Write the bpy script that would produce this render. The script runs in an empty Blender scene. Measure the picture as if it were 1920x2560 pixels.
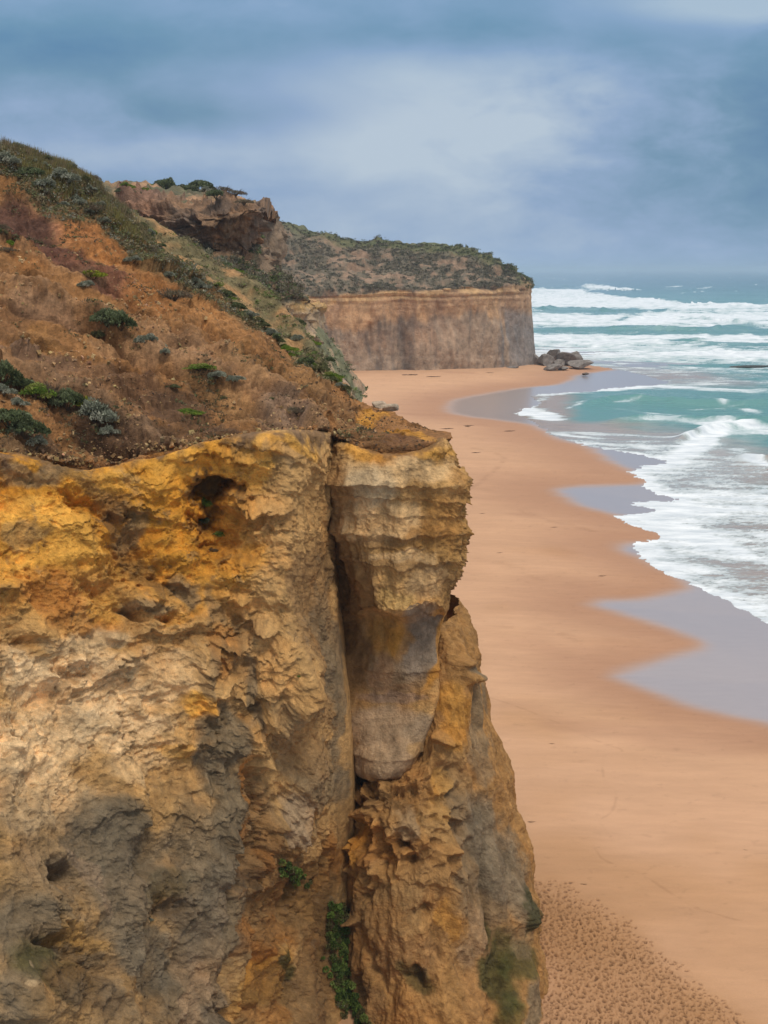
import bpy, math, random
import numpy as np
from mathutils import Vector, Matrix

rng = np.random.default_rng(7)
random.seed(7)
SC = bpy.context.scene
COL = SC.collection

# ------------------------------------------------------------------ camera
FPX = 2844.0
PITCH = math.atan(607.0 / FPX)
CP, SP = math.cos(PITCH), math.sin(PITCH)
CAM = np.array([0.0, 0.0, 45.0])
cd = bpy.data.cameras.new('camera')
cam = bpy.data.objects.new('camera', cd)
COL.objects.link(cam)
cam.location = CAM.tolist()
cam.rotation_euler = (math.pi / 2 - PITCH, 0, 0)
cd.sensor_fit = 'VERTICAL'
cd.sensor_height = 36.0
cd.lens = 36.0 * FPX / 2560.0
cd.clip_start = 1.0
cd.clip_end = 200000.0
SC.camera = cam

# ------------------------------------------------------------------ render / view
SC.render.engine = 'CYCLES'
SC.view_settings.view_transform = 'Standard'
SC.view_settings.look = 'None'
SC.view_settings.gamma = 1.0
SC.view_settings.exposure = 0.0
SC.cycles.use_denoising = True
SC.cycles.max_bounces = 6
SC.cycles.volume_bounces = 1
SC.cycles.diffuse_bounces = 4
SC.cycles.sample_clamp_indirect = 6.0

SUN_EL = math.radians(58)
SUN_AZ = math.radians(150)      # clockwise from +Y: behind the camera, a little right

# ------------------------------------------------------------------ node helper
class NT:
    def __init__(s, tree):
        s.t = tree; s.n = tree.nodes; s.l = tree.links
    def node(s, typ, **kw):
        nd = s.n.new(typ)
        for k, v in kw.items(): setattr(nd, k, v)
        return nd
    def put(s, sock, val):
        if val is None: return
        if hasattr(val, 'is_linked') or isinstance(val, bpy.types.NodeSocket): s.l.new(val, sock)
        else:
            try: sock.default_value = val
            except Exception: sock.default_value = (*val, 1.0)
    def math(s, op, a, b=None, c=None, clamp=False):
        nd = s.node('ShaderNodeMath', operation=op, use_clamp=clamp)
        s.put(nd.inputs[0], a); s.put(nd.inputs[1], b)
        if c is not None: s.put(nd.inputs[2], c)
        return nd.outputs[0]
    def smooth(s, x, lo, hi, a=0.0, b=1.0):
        nd = s.node('ShaderNodeMapRange', interpolation_type='SMOOTHSTEP')
        s.put(nd.inputs['Value'], x)
        for k, v in (('From Min', lo), ('From Max', hi), ('To Min', a), ('To Max', b)): s.put(nd.inputs[k], v)
        return nd.outputs[0]
    def noise(s, vec, scale, detail=6, rough=0.55, dist=0.0, col=False):
        nd = s.node('ShaderNodeTexNoise')
        if vec is not None: s.l.new(vec, nd.inputs['Vector'])
        nd.inputs['Scale'].default_value = scale; nd.inputs['Detail'].default_value = detail
        nd.inputs['Roughness'].default_value = rough; nd.inputs['Distortion'].default_value = dist
        return nd.outputs['Color' if col else 'Fac']
    def mix(s, f, a, b, typ='MIX'):
        nd = s.node('ShaderNodeMix', data_type='RGBA', blend_type=typ)
        s.put(nd.inputs[0], f)
        s.put(nd.inputs[6], a if not isinstance(a, tuple) else (*a[:3], 1.0))
        s.put(nd.inputs[7], b if not isinstance(b, tuple) else (*b[:3], 1.0))
        return nd.outputs[2]
    def comb(s, x, y, z):
        nd = s.node('ShaderNodeCombineXYZ')
        s.put(nd.inputs[0], x); s.put(nd.inputs[1], y); s.put(nd.inputs[2], z)
        return nd.outputs[0]

# ------------------------------------------------------------------ sky (overcast, broken soft cloud)
world = bpy.data.worlds.new('World')
SC.world = world
world.use_nodes = True
w = NT(world.node_tree)
w.n.clear()
tc = w.node('ShaderNodeTexCoord')
sep = w.node('ShaderNodeSeparateXYZ'); w.l.new(tc.outputs['Generated'], sep.inputs[0])
dx, dy, dz = sep.outputs
ay = w.math('MAXIMUM', w.math('ABSOLUTE', dy), 0.15)
ex = w.math('DIVIDE', dx, ay)                # azimuth-like
ez = w.math('DIVIDE', dz, ay)                # elevation-like
wv = w.comb(w.math('MULTIPLY', ex, 4.0), w.math('MULTIPLY', ez, 9.0), 0.7)
n1 = w.noise(wv, 1.1, 6, 0.5, 0.2)
n2 = w.noise(wv, 3.0, 9, 0.58, 0.25)
def blob(cx, cz, rx, rz, k=0.0):
    a = w.math('DIVIDE', w.math('SUBTRACT', w.math('SUBTRACT', ex, cx), w.math('MULTIPLY', w.math('SUBTRACT', n2, 0.5), 0.16)), rx)
    b = w.math('DIVIDE', w.math('SUBTRACT', w.math('ADD', ez, w.math('MULTIPLY', ex, k)), cz), rz)
    r2 = w.math('ADD', w.math('MULTIPLY', a, a), w.math('MULTIPLY', b, b))
    return w.math('POWER', 2.718, w.math('MULTIPLY', r2, -1.0))
f = w.math('ADD', 0.55, w.math('MULTIPLY', w.math('SUBTRACT', n1, 0.5), 0.75))
f = w.math('ADD', f, w.math('MULTIPLY', w.math('SUBTRACT', n2, 0.5), 0.62))
for (cx, cz, rx, rz, k, am) in [
        (0.05, 0.130, 0.12, 0.045, 0.0, 0.34),     # bright cloud in the centre
        (0.02, 0.095, 0.16, 0.022, 0.0, 0.16),
        (0.30, 0.212, 0.09, 0.022, 0.0, 0.70),     # bright upper right corner
        (-0.20, 0.095, 0.16, 0.018, 0.0, 0.20),    # bright band on the left
        (-0.05, 0.04, 0.40, 0.03, 0.0, 0.17),
        (0.1, 0.012, 0.8, 0.018, 0.0, 0.12),
        (0.05, 0.070, 0.10, 0.03, 0.0, 0.12),
        (-0.30, 0.175, 0.22, 0.030, 0.0, -0.32),   # dark bank upper left
        (-0.17, 0.128, 0.13, 0.016, 0.0, -0.24),
        (0.10, 0.190, 0.40, 0.016, 0.0, -0.22),
        (0.34, 0.120, 0.10, 0.06, 0.0, -0.34),     # dark bank right
        (0.34, 0.03, 0.14, 0.05, 0.0, -0.12)]:
    f = w.math('ADD', f, w.math('MULTIPLY', blob(cx, cz, rx, rz, k), am))
ramp = w.node('ShaderNodeValToRGB')
w.l.new(f, ramp.inputs[0])
cr = ramp.color_ramp
cr.elements[0].position = 0.0; cr.elements[0].color = (0.115, 0.235, 0.40, 1)
cr.elements[1].position = 1.0; cr.elements[1].color = (0.50, 0.60, 0.71, 1)
e = cr.elements.new(0.3); e.color = (0.18, 0.315, 0.46, 1)
e = cr.elements.new(0.62); e.color = (0.295, 0.415, 0.61, 1)
# bluer, clearer air towards the top of the view
topf = w.smooth(ez, 0.12, 0.22)
c1 = w.mix(w.math('MULTIPLY', topf, 0.45), ramp.outputs[0], w.mix(0.5, ramp.outputs[0], (0.11, 0.34, 0.56)))
# high thin cloud overhead is brighter (overcast sky)
zen = w.smooth(dz, 0.27, 0.75)
n3 = w.noise(tc.outputs['Generated'], 2.0, 4)
zc = w.mix(n3, (1.25, 1.27, 1.30), (1.75, 1.70, 1.62))
c2 = w.mix(zen, c1, zc)
# the side of the sky behind the camera
back = w.smooth(dy, 0.1, -0.5)
c2 = w.mix(w.math('MULTIPLY', back, 0.6), c2, (0.60, 0.62, 0.66))
sky = w.node('ShaderNodeTexSky', sky_type='NISHITA', sun_disc=False)
sky.sun_elevation = SUN_EL; sky.sun_rotation = SUN_AZ
sky.dust_density = 3.0
bgs = w.node('ShaderNodeBackground'); w.l.new(sky.outputs[0], bgs.inputs[0]); bgs.inputs[1].default_value = 0.05
bgc = w.node('ShaderNodeBackground'); w.l.new(c2, bgc.inputs[0]); bgc.inputs[1].default_value = 1.0
mxs = w.node('ShaderNodeMixShader'); mxs.inputs[0].default_value = 0.93
w.l.new(bgs.outputs[0], mxs.inputs[1]); w.l.new(bgc.outputs[0], mxs.inputs[2])
wo = w.node('ShaderNodeOutputWorld'); w.l.new(mxs.outputs[0], wo.inputs['Surface'])

sd = bpy.data.lights.new('sun', 'SUN')
sun = bpy.data.objects.new('sun', sd); COL.objects.link(sun)
sd.energy = 1.8; sd.angle = math.radians(12); sd.color = (1.0, 0.94, 0.84)
sdir = Vector((math.sin(SUN_AZ) * math.cos(SUN_EL), math.cos(SUN_AZ) * math.cos(SUN_EL), math.sin(SUN_EL)))
sun.rotation_euler = sdir.to_track_quat('Z', 'Y').to_euler()

# ------------------------------------------------------------------ numpy noise
_r = np.random.default_rng(3)
PERM = _r.permutation(256).astype(np.int32); PERM = np.concatenate([PERM, PERM, PERM])
G = np.array([[1,1,0],[-1,1,0],[1,-1,0],[-1,-1,0],[1,0,1],[-1,0,1],[1,0,-1],[-1,0,-1],
              [0,1,1],[0,-1,1],[0,1,-1],[0,-1,-1],[1,1,0],[0,-1,1],[-1,1,0],[0,-1,-1]], np.float32)
def perlin(x, y, z=0.0):
    x, y, z = np.broadcast_arrays(np.asarray(x, np.float32), np.asarray(y, np.float32), np.asarray(z, np.float32))
    xi = np.floor(x); yi = np.floor(y); zi = np.floor(z)
    fx = x - xi; fy = y - yi; fz = z - zi
    xi = xi.astype(np.int32) & 255; yi = yi.astype(np.int32) & 255; zi = zi.astype(np.int32) & 255
    u = fx * fx * fx * (fx * (fx * 6 - 15) + 10)
    v = fy * fy * fy * (fy * (fy * 6 - 15) + 10)
    t = fz * fz * fz * (fz * (fz * 6 - 15) + 10)
    out = 0
    for a in (0, 1):
        A = PERM[xi + a]
        wx = u if a else 1 - u
        for b in (0, 1):
            B = PERM[A + yi + b]
            wy = wx * (v if b else 1 - v)
            for c in (0, 1):
                h = PERM[B + zi + c] & 15
                g = G[h]
                d = g[..., 0] * (fx - a) + g[..., 1] * (fy - b) + g[..., 2] * (fz - c)
                out = out + wy * (t if c else 1 - t) * d
    return out
def fbm(P, s, o=4, g=0.5, l=2.03, off=0.0, sx=1, sy=1, sz=1):
    x, y, z = P[..., 0] * sx / s + off, P[..., 1] * sy / s + off * 1.7, P[..., 2] * sz / s - off
    a = 1.0; r = 0; tot = 0
    for i in range(o):
        r = r + a * perlin(x, y, z); tot += a
        a *= g; x = x * l + 11.3; y = y * l + 5.1; z = z * l - 7.7
    return r / tot * 1.6
def ridged(P, s, o=3, g=0.5, off=0.0, sx=1, sy=1, sz=1):
    # sharp crests outwards, rounded hollows: 0 at crest, about -1 in the hollows
    x, y, z = P[..., 0] * sx / s + off, P[..., 1] * sy / s + off * 1.7, P[..., 2] * sz / s - off
    a = 1.0; r = 0; tot = 0
    for i in range(o):
        r = r - a * np.abs(perlin(x, y, z)) * 1.8; tot += a
        a *= g; x = x * 2.1 + 3.3; y = y * 2.1 + 9.1; z = z * 2.1 - 4.7
    return r / tot
def sst(x, a, b):
    t = np.clip((x - a) / (b - a), 0, 1)
    return t * t * (3 - 2 * t)
def lerp(a, b, t): return a + (b - a) * t

# ------------------------------------------------------------------ pixel <-> world
def W(u, v, Y):
    rx = (u - 960.0) / FPX; ry = (1280.0 - v) / FPX
    d = np.array([rx, CP + ry * SP, -SP + ry * CP])
    return CAM + d * (Y / d[1])
def vz(Y, z):       # image row of a point at forward distance Y and height z
    a = math.atan2(z - 45.0, Y)
    return 1280.0 - FPX * math.tan(a + PITCH)
def Wg(u, v, z=0.0):
    rx = (u - 960.0) / FPX; ry = (1280.0 - v) / FPX
    dx, dy, dz = rx, CP + ry * SP, -SP + ry * CP
    k = (z - 45.0) / dz
    return np.stack([dx * k, dy * k], -1)
def proj(P):
    d = P - CAM
    f = d[..., 1] * CP - d[..., 2] * SP
    up = d[..., 1] * SP + d[..., 2] * CP
    f = np.maximum(f, 1e-3)
    return 960.0 + FPX * d[..., 0] / f, 1280.0 - FPX * up / f

# ------------------------------------------------------------------ mesh helpers
def set_attr(me, name, arr):
    arr = np.asarray(arr, np.float32)
    if arr.ndim == 1:
        a = me.attributes.new(name, 'FLOAT', 'POINT'); a.data.foreach_set('value', arr)
    else:
        if arr.shape[1] == 3: arr = np.concatenate([arr, np.ones((len(arr), 1), np.float32)], 1)
        a = me.attributes.new(name, 'FLOAT_COLOR', 'POINT'); a.data.foreach_set('color', arr.ravel())
def raw_mesh(name, V, F, attrs=None, smooth=True, mat=None):
    """V (n,3), F (m,k)"""
    me = bpy.data.meshes.new(name)
    V = np.asarray(V, np.float32); F = np.asarray(F, np.int32)
    k = F.shape[1]
    me.vertices.add(len(V)); me.vertices.foreach_set('co', V.ravel())
    me.loops.add(F.size); me.loops.foreach_set('vertex_index', F.ravel())
    me.polygons.add(len(F)); me.polygons.foreach_set('loop_start', np.arange(0, F.size, k, dtype=np.int32))
    try: me.polygons.foreach_set('loop_total', np.full(len(F), k, np.int32))
    except Exception: pass
    me.polygons.foreach_set('use_smooth', np.full(len(F), smooth, bool))
    me.update(calc_edges=True)
    for kk, a in (attrs or {}).items(): set_attr(me, kk, a)
    if mat: me.materials.append(mat)
    return me
def grid_faces(R, C, flip=False, base=0):
    i = np.arange(R * C, dtype=np.int32).reshape(R, C) + base
    a, b, c, d = i[:-1, :-1], i[:-1, 1:], i[1:, 1:], i[1:, :-1]
    q = np.stack([a, d, c, b] if not flip else [a, b, c, d], -1)
    return q.reshape(-1, 4)
def add_obj(name, me, parent=None, **props):
    o = bpy.data.objects.new(name, me); COL.objects.link(o)
    if parent: o.parent = parent
    for k, v in props.items(): o[k] = v
    return o
def normals(P):
    du = np.gradient(P, axis=1); dv = np.gradient(P, axis=0)
    n = np.cross(dv, du)
    n /= np.maximum(np.linalg.norm(n, axis=-1, keepdims=True), 1e-9)
    return n
def crom(C, n):
    """Catmull-Rom along axis 0; n = samples for each segment"""
    K = C.shape[0]
    Cp = np.concatenate([2 * C[:1] - C[1:2], C, 2 * C[-1:] - C[-2:-1]], 0)
    out = []
    for k in range(K - 1):
        p0, p1, p2, p3 = Cp[k], Cp[k + 1], Cp[k + 2], Cp[k + 3]
        m = n[k]
        t = (np.arange(m) / m)
        if k == K - 2: t = np.linspace(0, 1, m + 1)
        t = t.reshape((-1,) + (1,) * p1.ndim)
        m1 = (p2 - p0) * 0.5; m2 = (p3 - p1) * 0.5
        # limit tangents so that sharp steps do not overshoot
        L = np.linalg.norm(p2 - p1, axis=-1, keepdims=True)
        for_ = []
        for mm in (m1, m2):
            l = np.linalg.norm(mm, axis=-1, keepdims=True)
            for_.append(mm * np.minimum(1, 1.1 * L / np.maximum(l, 1e-6)))
        m1, m2 = for_
        h = ((2*t**3 - 3*t**2 + 1) * p1 + (t**3 - 2*t**2 + t) * m1 + (-2*t**3 + 3*t**2) * p2 + (t**3 - t**2) * m2)
        out.append(h)
    return np.concatenate(out, 0)
def net(rows):
    """rows: list of rows; each entry (u, v, Y) or ('z', u, Y, z) or np.array world point"""
    out = []
    for r in rows:
        rr = []
        for e in r:
            if isinstance(e, np.ndarray): rr.append(e)
            elif e[0] == 'z': rr.append(W(e[1], vz(e[2], e[3]), e[2]))
            else: rr.append(W(*e))
        out.append(rr)
    return np.array(out)
def dense(N, px=2.2, rowmul=None, colmul=None, lo=3):
    U, V = proj(N)
    rl = np.hypot(np.diff(U, axis=0), np.diff(V, axis=0)).mean(1)
    cl = np.hypot(np.diff(U, axis=1), np.diff(V, axis=1)).mean(0)
    if rowmul: rl = rl * np.array(rowmul)
    if colmul: cl = cl * np.array(colmul)
    nr = np.maximum(lo, (rl / px).astype(int)); nc = np.maximum(lo, (cl / px).astype(int))
    P = crom(N, nr)
    P = crom(P.transpose(1, 0, 2), nc).transpose(1, 0, 2)
    return P
def tint(U, V, base, blobs, P, warp=1.0, ws=2.5):
    """lay patches of rock colour over a base colour; blob = (u, v, ru, rv, rot_deg, colour, strength)"""
    wu = fbm(P, ws, 4, off=31) * 70 * warp; wv_ = fbm(P, ws, 4, off=47) * 70 * warp
    c = base
    for (u, v, ru, rv, rot, colr, st) in blobs:
        a = math.radians(rot); dx = U + wu - u; dy = V + wv_ - v
        p = (dx * math.cos(a) + dy * math.sin(a)) / ru; q = (-dx * math.sin(a) + dy * math.cos(a)) / rv
        m = sst(p * p + q * q, 1.35, 0.45) * st
        c = lerp(c, np.array(colr), m[..., None])
    return c

# ------------------------------------------------------------------ materials
def attr_mat(name, rough=0.95, bump=((8.0, 0.06), (30.0, 0.02)), var=0.25, vscale=3.0, spec=0.2, stretch=None):
    m = bpy.data.materials.new(name); m.use_nodes = True
    t = NT(m.node_tree); t.n.clear()
    at = t.node('ShaderNodeAttribute', attribute_name='Col')
    geo = t.node('ShaderNodeNewGeometry')
    pos = geo.outputs['Position']
    if stretch:
        mp = t.node('ShaderNodeMapping'); t.l.new(pos, mp.inputs[0]); mp.inputs['Scale'].default_value = stretch
        pos = mp.outputs[0]
    n = t.noise(pos, vscale, 8, 0.65)
    g2 = t.noise(pos, vscale * 9, 5, 0.75)
    fac = t.math('MULTIPLY', t.smooth(n, 0.28, 0.72, 1 - var, 1 + var), t.smooth(g2, 0.3, 0.7, 1 - var * 0.8, 1 + var * 0.8))
    vm = t.node('ShaderNodeVectorMath', operation='SCALE'); t.l.new(at.outputs['Color'], vm.inputs[0]); t.l.new(fac, vm.inputs['Scale'])
    h = None
    for sc_, am in bump:
        k = t.math('MULTIPLY', t.noise(pos, sc_, 6, 0.6), am)
        h = k if h is None else t.math('ADD', h, k)
    bp = t.node('ShaderNodeBump'); bp.inputs['Strength'].default_value = 1.0; bp.inputs['Distance'].default_value = 1.0
    t.l.new(h, bp.inputs['Height'])
    bs = t.node('ShaderNodeBsdfPrincipled'); t.l.new(vm.outputs[0], bs.inputs['Base Color'])
    bs.inputs['Roughness'].default_value = rough; bs.inputs['Specular IOR Level'].default_value = spec
    t.l.new(bp.outputs[0], bs.inputs['Normal'])
    o = t.node('ShaderNodeOutputMaterial'); t.l.new(bs.outputs[0], o.inputs[0])
    return m
M_ROCK = attr_mat('weathered_limestone', var=0.24, vscale=2.2, bump=((2.5, 0.16), (9.0, 0.09), (26.0, 0.03)))
M_SOIL = attr_mat('dry_soil', var=0.30, vscale=3.5, bump=((3.0, 0.16), (12.0, 0.08)))
M_FARROCK = attr_mat('far_rock', var=0.30, vscale=0.35, bump=((0.5, 0.8), (2.0, 0.25)))

# =================================================================== GROUND CURVES
def smooth_poly(pts, n=6):
    p = np.array(pts, float)
    return crom(p[:, None, :], [n] * (len(p) - 1))[:, 0, :]
# edge of the swash (water), traced from the near right corner to the spit and the headland
WATER_E = [(2300,1760),(2100,1660),(1985,1592),(1920,1552),(1880,1530),(1830,1512),(1790,1494),(1740,1468),(1715,1452),(1640,1425),
 (1600,1397),(1574,1372),(1582,1356),(1655,1343),(1615,1324),(1527,1294),(1560,1284),(1625,1274),(1568,1258),(1620,1250),(1680,1246),
 (1640,1232),(1602,1210),(1600,1198),(1572,1182),(1605,1165),(1655,1152),(1620,1141),(1550,1127),(1480,1117),(1410,1099),(1372,1083),
 (1345,1066),(1335,1054),(1288,1036),(1300,1020),(1345,1008),(1330,988),(1400,980),(1480,975),(1560,964),(1640,958),(1664,951),
 (1600,934),(1530,922),(1470,914),(1400,905),(1340,893),(1300,884),(1200,880)]
WET_E = [(2400,1920),(2100,1860),(1920,1820),(1850,1804),(1700,1768),(1600,1730),(1540,1704),(1508,1688),(1560,1662),(1690,1626),(1728,1610),(1650,1576),
 (1510,1532),(1448,1510),(1490,1494),(1600,1486),(1682,1466),(1668,1444),(1610,1412),(1530,1378),(1518,1362),(1560,1350),(1650,1344),
 (1600,1318),(1500,1286),(1412,1262),(1364,1230),(1382,1214),(1450,1208),(1592,1202),(1560,1184),(1500,1158),(1466,1136),(1440,1118),
 (1370,1098),(1310,1066),(1240,1053),(1150,1042),(1098,1028),(1112,1000),(1190,984),(1290,968),(1372,960),(1408,948),(1420,938),
 (1480,928),(1524,921),(1470,913),(1400,904),(1340,892),(1300,883),(1200,879)]
def poly_sd(X, Y, curve, shape_pad):
    """signed distance, positive on the sea side of the traced edge"""
    c = smooth_poly(curve, 5)
    g = Wg(c[:, 0], c[:, 1], 0.0)
    poly = np.concatenate([g, np.array(shape_pad)], 0)
    sh = X.shape; x = X.ravel().astype(np.float32); y = Y.ravel().astype(np.float32)
    best = np.full(x.shape, 1e9, np.float32); inside = np.zeros(x.shape, bool)
    n = len(poly)
    for i in range(n):
        ax, ay_ = poly[i]; bx, by = poly[(i + 1) % n]
        ex_, ey_ = bx - ax, by - ay_
        if i < len(g) - 1:
            L = ex_ * ex_ + ey_ * ey_ + 1e-9
            t = np.clip(((x - ax) * ex_ + (y - ay_) * ey_) / L, 0, 1)
            d = (x - ax - t * ex_) ** 2 + (y - ay_ - t * ey_) ** 2
            best = np.minimum(best, d)
        cond = (ay_ > y) != (by > y)
        if abs(ey_) > 1e-9:
            xc = ax + (y - ay_) / ey_ * ex_
            inside ^= cond & (x < xc)
    return (np.sqrt(best) * np.where(inside, 1, -1)).reshape(sh)
PAD = [(-200, 900), (-200, 300000), (400000, 300000), (400000, -100), (60, -100), (60, 40)]

# =================================================================== BEACH
def sand_z(X, Y, sw):
    """height of the beach; sw = signed distance to the wet edge (positive seawards)"""
    z = np.where(sw < 0, np.minimum(-sw * 0.035, 1.6 + 0.004 * -sw), -sw * 0.016)
    return np.maximum(z, -6.0)
def v_rows(v0, v1, dv):
    return np.arange(v0, v1, -dv)
def yz0(v): return Wg(960.0, v, 0.0)[1]
vr = np.concatenate([np.arange(3600, 2620, -12.0), np.arange(2620, 930, -2.1), np.arange(930, 860, -3.0), np.arange(860, 690, -12.0)])
Yr = np.array([yz0(v) for v in vr] + [9000, 20000, 70000.])
au = np.concatenate([np.linspace(-2600, 760, 60)[:-1], np.arange(760, 1960, 2.3), np.linspace(1960, 5200, 60)])
Xa = (au - 960.0) / FPX / CP
Xg = Yr[:, None] * Xa[None, :] * 1.0; Yg = np.repeat(Yr[:, None], len(Xa), 1)
sw = poly_sd(Xg, Yg, WET_E, PAD)
sv = poly_sd(Xg, Yg, WATER_E, PAD)
Z = sand_z(Xg, Yg, sw)
PG = np.stack([Xg, Yg, Z], -1)
big = fbm(PG, 22, 3, off=2, sz=0); med = fbm(PG, 4.0, 4, off=5, sx=0.5, sz=0); fin = fbm(PG, 0.9, 3, off=9, sx=0.6, sz=0)
near = sst(Yg, 260, 90)
Z += (big * 0.25 + med * 0.035) * sst(-sw, 0, 6)
Z += fin * 0.018 * near * sst(-sw, 0, 3)
# trampled sand at the foot of the near cliff
Ug, Vg = proj(np.stack([Xg, Yg, Z], -1))
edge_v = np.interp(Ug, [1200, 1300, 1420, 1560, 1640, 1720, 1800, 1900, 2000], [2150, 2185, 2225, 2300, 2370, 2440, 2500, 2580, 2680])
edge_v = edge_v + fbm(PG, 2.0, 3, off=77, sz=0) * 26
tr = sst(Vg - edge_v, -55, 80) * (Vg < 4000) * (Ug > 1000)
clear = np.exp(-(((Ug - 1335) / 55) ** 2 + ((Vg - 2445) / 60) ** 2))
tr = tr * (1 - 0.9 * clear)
dent = np.zeros_like(Z)
rows_n = np.where((Yg[:, 0] > 40) & (Yg[:, 0] < 84))[0]
r0_, r1_ = rows_n[0], rows_n[-1] + 1
c0_ = np.searchsorted(au, 1180); c1_ = len(au) - 58
subX = Xg[r0_:r1_, c0_:c1_]; subY = Yg[r0_:r1_, c0_:c1_]
D = np.zeros_like(subX)
prng = np.random.default_rng(21)
cnt = 0
for i in range(24000):
    y = prng.uniform(44, 82); x = prng.uniform(4, 27)
    uu = 960 + FPX * x / (y * CP + 45 * SP)
    ri = np.searchsorted(subY[:, 0], y); ri = min(max(ri, 1), subX.shape[0] - 2)
    ci = np.searchsorted(subX[ri], x)
    if ci < 2 or ci > subX.shape[1] - 3: continue
    if tr[r0_ + ri, c0_ + ci] < prng.uniform(0.15, 0.9): continue
    L = prng.uniform(0.06, 0.17) * prng.uniform(.8, 1.3); Wd = L * prng.uniform(0.35, 0.62); an = prng.normal(-0.35, 0.6)
    hr, hc = 5, 10
    a, b = max(0, ri - hr), ri + hr; c, d = max(0, ci - hc), ci + hc
    px_, py_ = subX[a:b, c:d] - x, subY[a:b, c:d] - y
    p = (px_ * math.cos(an) + py_ * math.sin(an)) / L; q = (-px_ * math.sin(an) + py_ * math.cos(an)) / Wd
    r2 = p * p + q * q
    D[a:b, c:d] += (-np.exp(-r2) + 0.35 * np.exp(-(np.sqrt(r2) - 1.8) ** 2 * 3)) * prng.uniform(0.07, 0.15)
D = np.clip(D, -0.20, 0.08)
dent[r0_:r1_, c0_:c1_] = D
Z += dent
PG = np.stack([Xg, Yg, Z], -1)
# ---- colour: properties of the sand itself (dry, damp, water-laid heavy minerals)
dry = np.array([0.49, 0.285, 0.168]); dryw = np.array([0.425, 0.235, 0.122]); damp = np.array([0.33, 0.175, 0.105]); wet = np.array([0.30, 0.235, 0.215])
ub, vb = Ug, Vg
cs = lerp(dry, dryw, sst(big + (vb - 1900) / 1200.0, -0.2, 0.5)[..., None])
strk = fbm(PG, 5.0, 4, off=13, sx=0.25, sz=0)
cs = cs * (1 + 0.09 * strk + 0.05 * fbm(PG, 1.4, 4, 0.6, off=14, sx=0.3, sz=0))[..., None]
d_ = -sw + fbm(PG, 3, 3, off=19, sz=0) * 1.0
scale_d = np.clip(Yg / 90.0, 1.0, 3.0)
dm = sst(d_, 10.0 * scale_d, 0.2)
cs = lerp(cs, damp, (dm * 0.78)[..., None])
dampz = sst(fbm(PG, 16, 3, off=40, sx=0.5, sz=0), 0.25, 0.6) * sst(Yg, 75, 110)
cs = lerp(cs, damp, (dampz * 0.38)[..., None])
cs = cs * (1 - 0.10 * sst(fbm(PG, 1.1, 4, 0.7, off=141, sx=0.7, sz=0), 0.32, 0.6))[..., None]
# old swash marks: thin darker lines
def mark(curve, width, k):
    global cs
    c = smooth_poly(curve, 6); g = Wg(c[:, 0], c[:, 1], 0.8)
    best = np.full(Xg.shape, 1e9, np.float32)
    for i in range(len(g) - 1):
        a, b = g[i], g[i + 1]; e_ = b - a; L = (e_ ** 2).sum() + 1e-9
        t = np.clip(((Xg - a[0]) * e_[0] + (Yg - a[1]) * e_[1]) / L, 0, 1)
        best = np.minimum(best, (Xg - a[0] - t * e_[0]) ** 2 + (Yg - a[1] - t * e_[1]) ** 2)
    dd = np.sqrt(best) + fin * 0.15
    cs = lerp(cs, cs * np.array([0.78, 0.76, 0.74]), (sst(dd, width, 0) * k * (0.6 + 0.4 * np.sign(med)))[..., None])
mark([(1150,1718),(1260,1750),(1390,1800),(1480,1840),(1556,1868),(1510,1885),(1512,1950),(1540,1980),(1530,2030),(1500,2060),(1530,2110),(1470,2105)], 0.22, 0.55)
mark([(1480,2120),(1510,2165),(1600,2200),(1700,2265),(1780,2300),(1920,2335),(2000,2350)], 0.22, 0.55)
mark([(1180,1120),(1230,1130),(1260,1150),(1180,1215),(1120,1230)], 1.2, 0.5)
mark([(1230,1560),(1380,1572),(1440,1590)], 1.4, 0.5)
mark([(1200,1400),(1280,1412),(1350,1440)], 1.6, 0.45)
mark([(1300,1270),(1380,1300),(1480,1320)], 1.6, 0.45)
cs = lerp(cs, np.array([0.16, 0.085, 0.05]), (sst(-dent, 0.015, 0.07) * 0.9)[..., None])   # darker brown inside the dents
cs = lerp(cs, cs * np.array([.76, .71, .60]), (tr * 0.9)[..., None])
wetm = sst(sw + med * 0.45 * scale_d, -1.2, 2.6 * scale_d)
cs = lerp(cs, wet, wetm[..., None])
m = bpy.data.materials.new('beach_sand'); m.use_nodes = True
t = NT(m.node_tree); t.n.clear()
at = t.node('ShaderNodeAttribute', attribute_name='Col'); aw = t.node('ShaderNodeAttribute', attribute_name='wet')
geo = t.node('ShaderNodeNewGeometry')
gn = t.noise(geo.outputs['Position'], 14, 4, 0.7)
mp = t.node('ShaderNodeMapping'); t.l.new(geo.outputs['Position'], mp.inputs[0]); mp.inputs['Scale'].default_value = (0.35, 1.6, 1)
gs = t.noise(mp.outputs[0], 0.8, 7, 0.6)
fac = t.math('ADD', t.smooth(gn, 0.3, 0.7, 0.94, 1.06), t.smooth(gs, 0.3, 0.7, -0.035, 0.035))
vm = t.node('ShaderNodeVectorMath', operation='SCALE'); t.l.new(at.outputs['Color'], vm.inputs[0]); t.l.new(fac, vm.inputs['Scale'])
bs = t.node('ShaderNodeBsdfPrincipled'); t.l.new(vm.outputs[0], bs.inputs['Base Color'])
t.l.new(t.smooth(aw.outputs['Fac'], 0.0, 1.0, 0.92, 0.34), bs.inputs['Roughness'])
t.l.new(t.smooth(aw.outputs['Fac'], 0.0, 1.0, 0.15, 0.9), bs.inputs['Specular IOR Level'])
t.l.new(t.smooth(aw.outputs['Fac'], 0.3, 1.0, 0.0, 1.0), bs.inputs['Coat Weight']); bs.inputs['Coat Roughness'].default_value = 0.22; bs.inputs['Coat IOR'].default_value = 1.36
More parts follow.
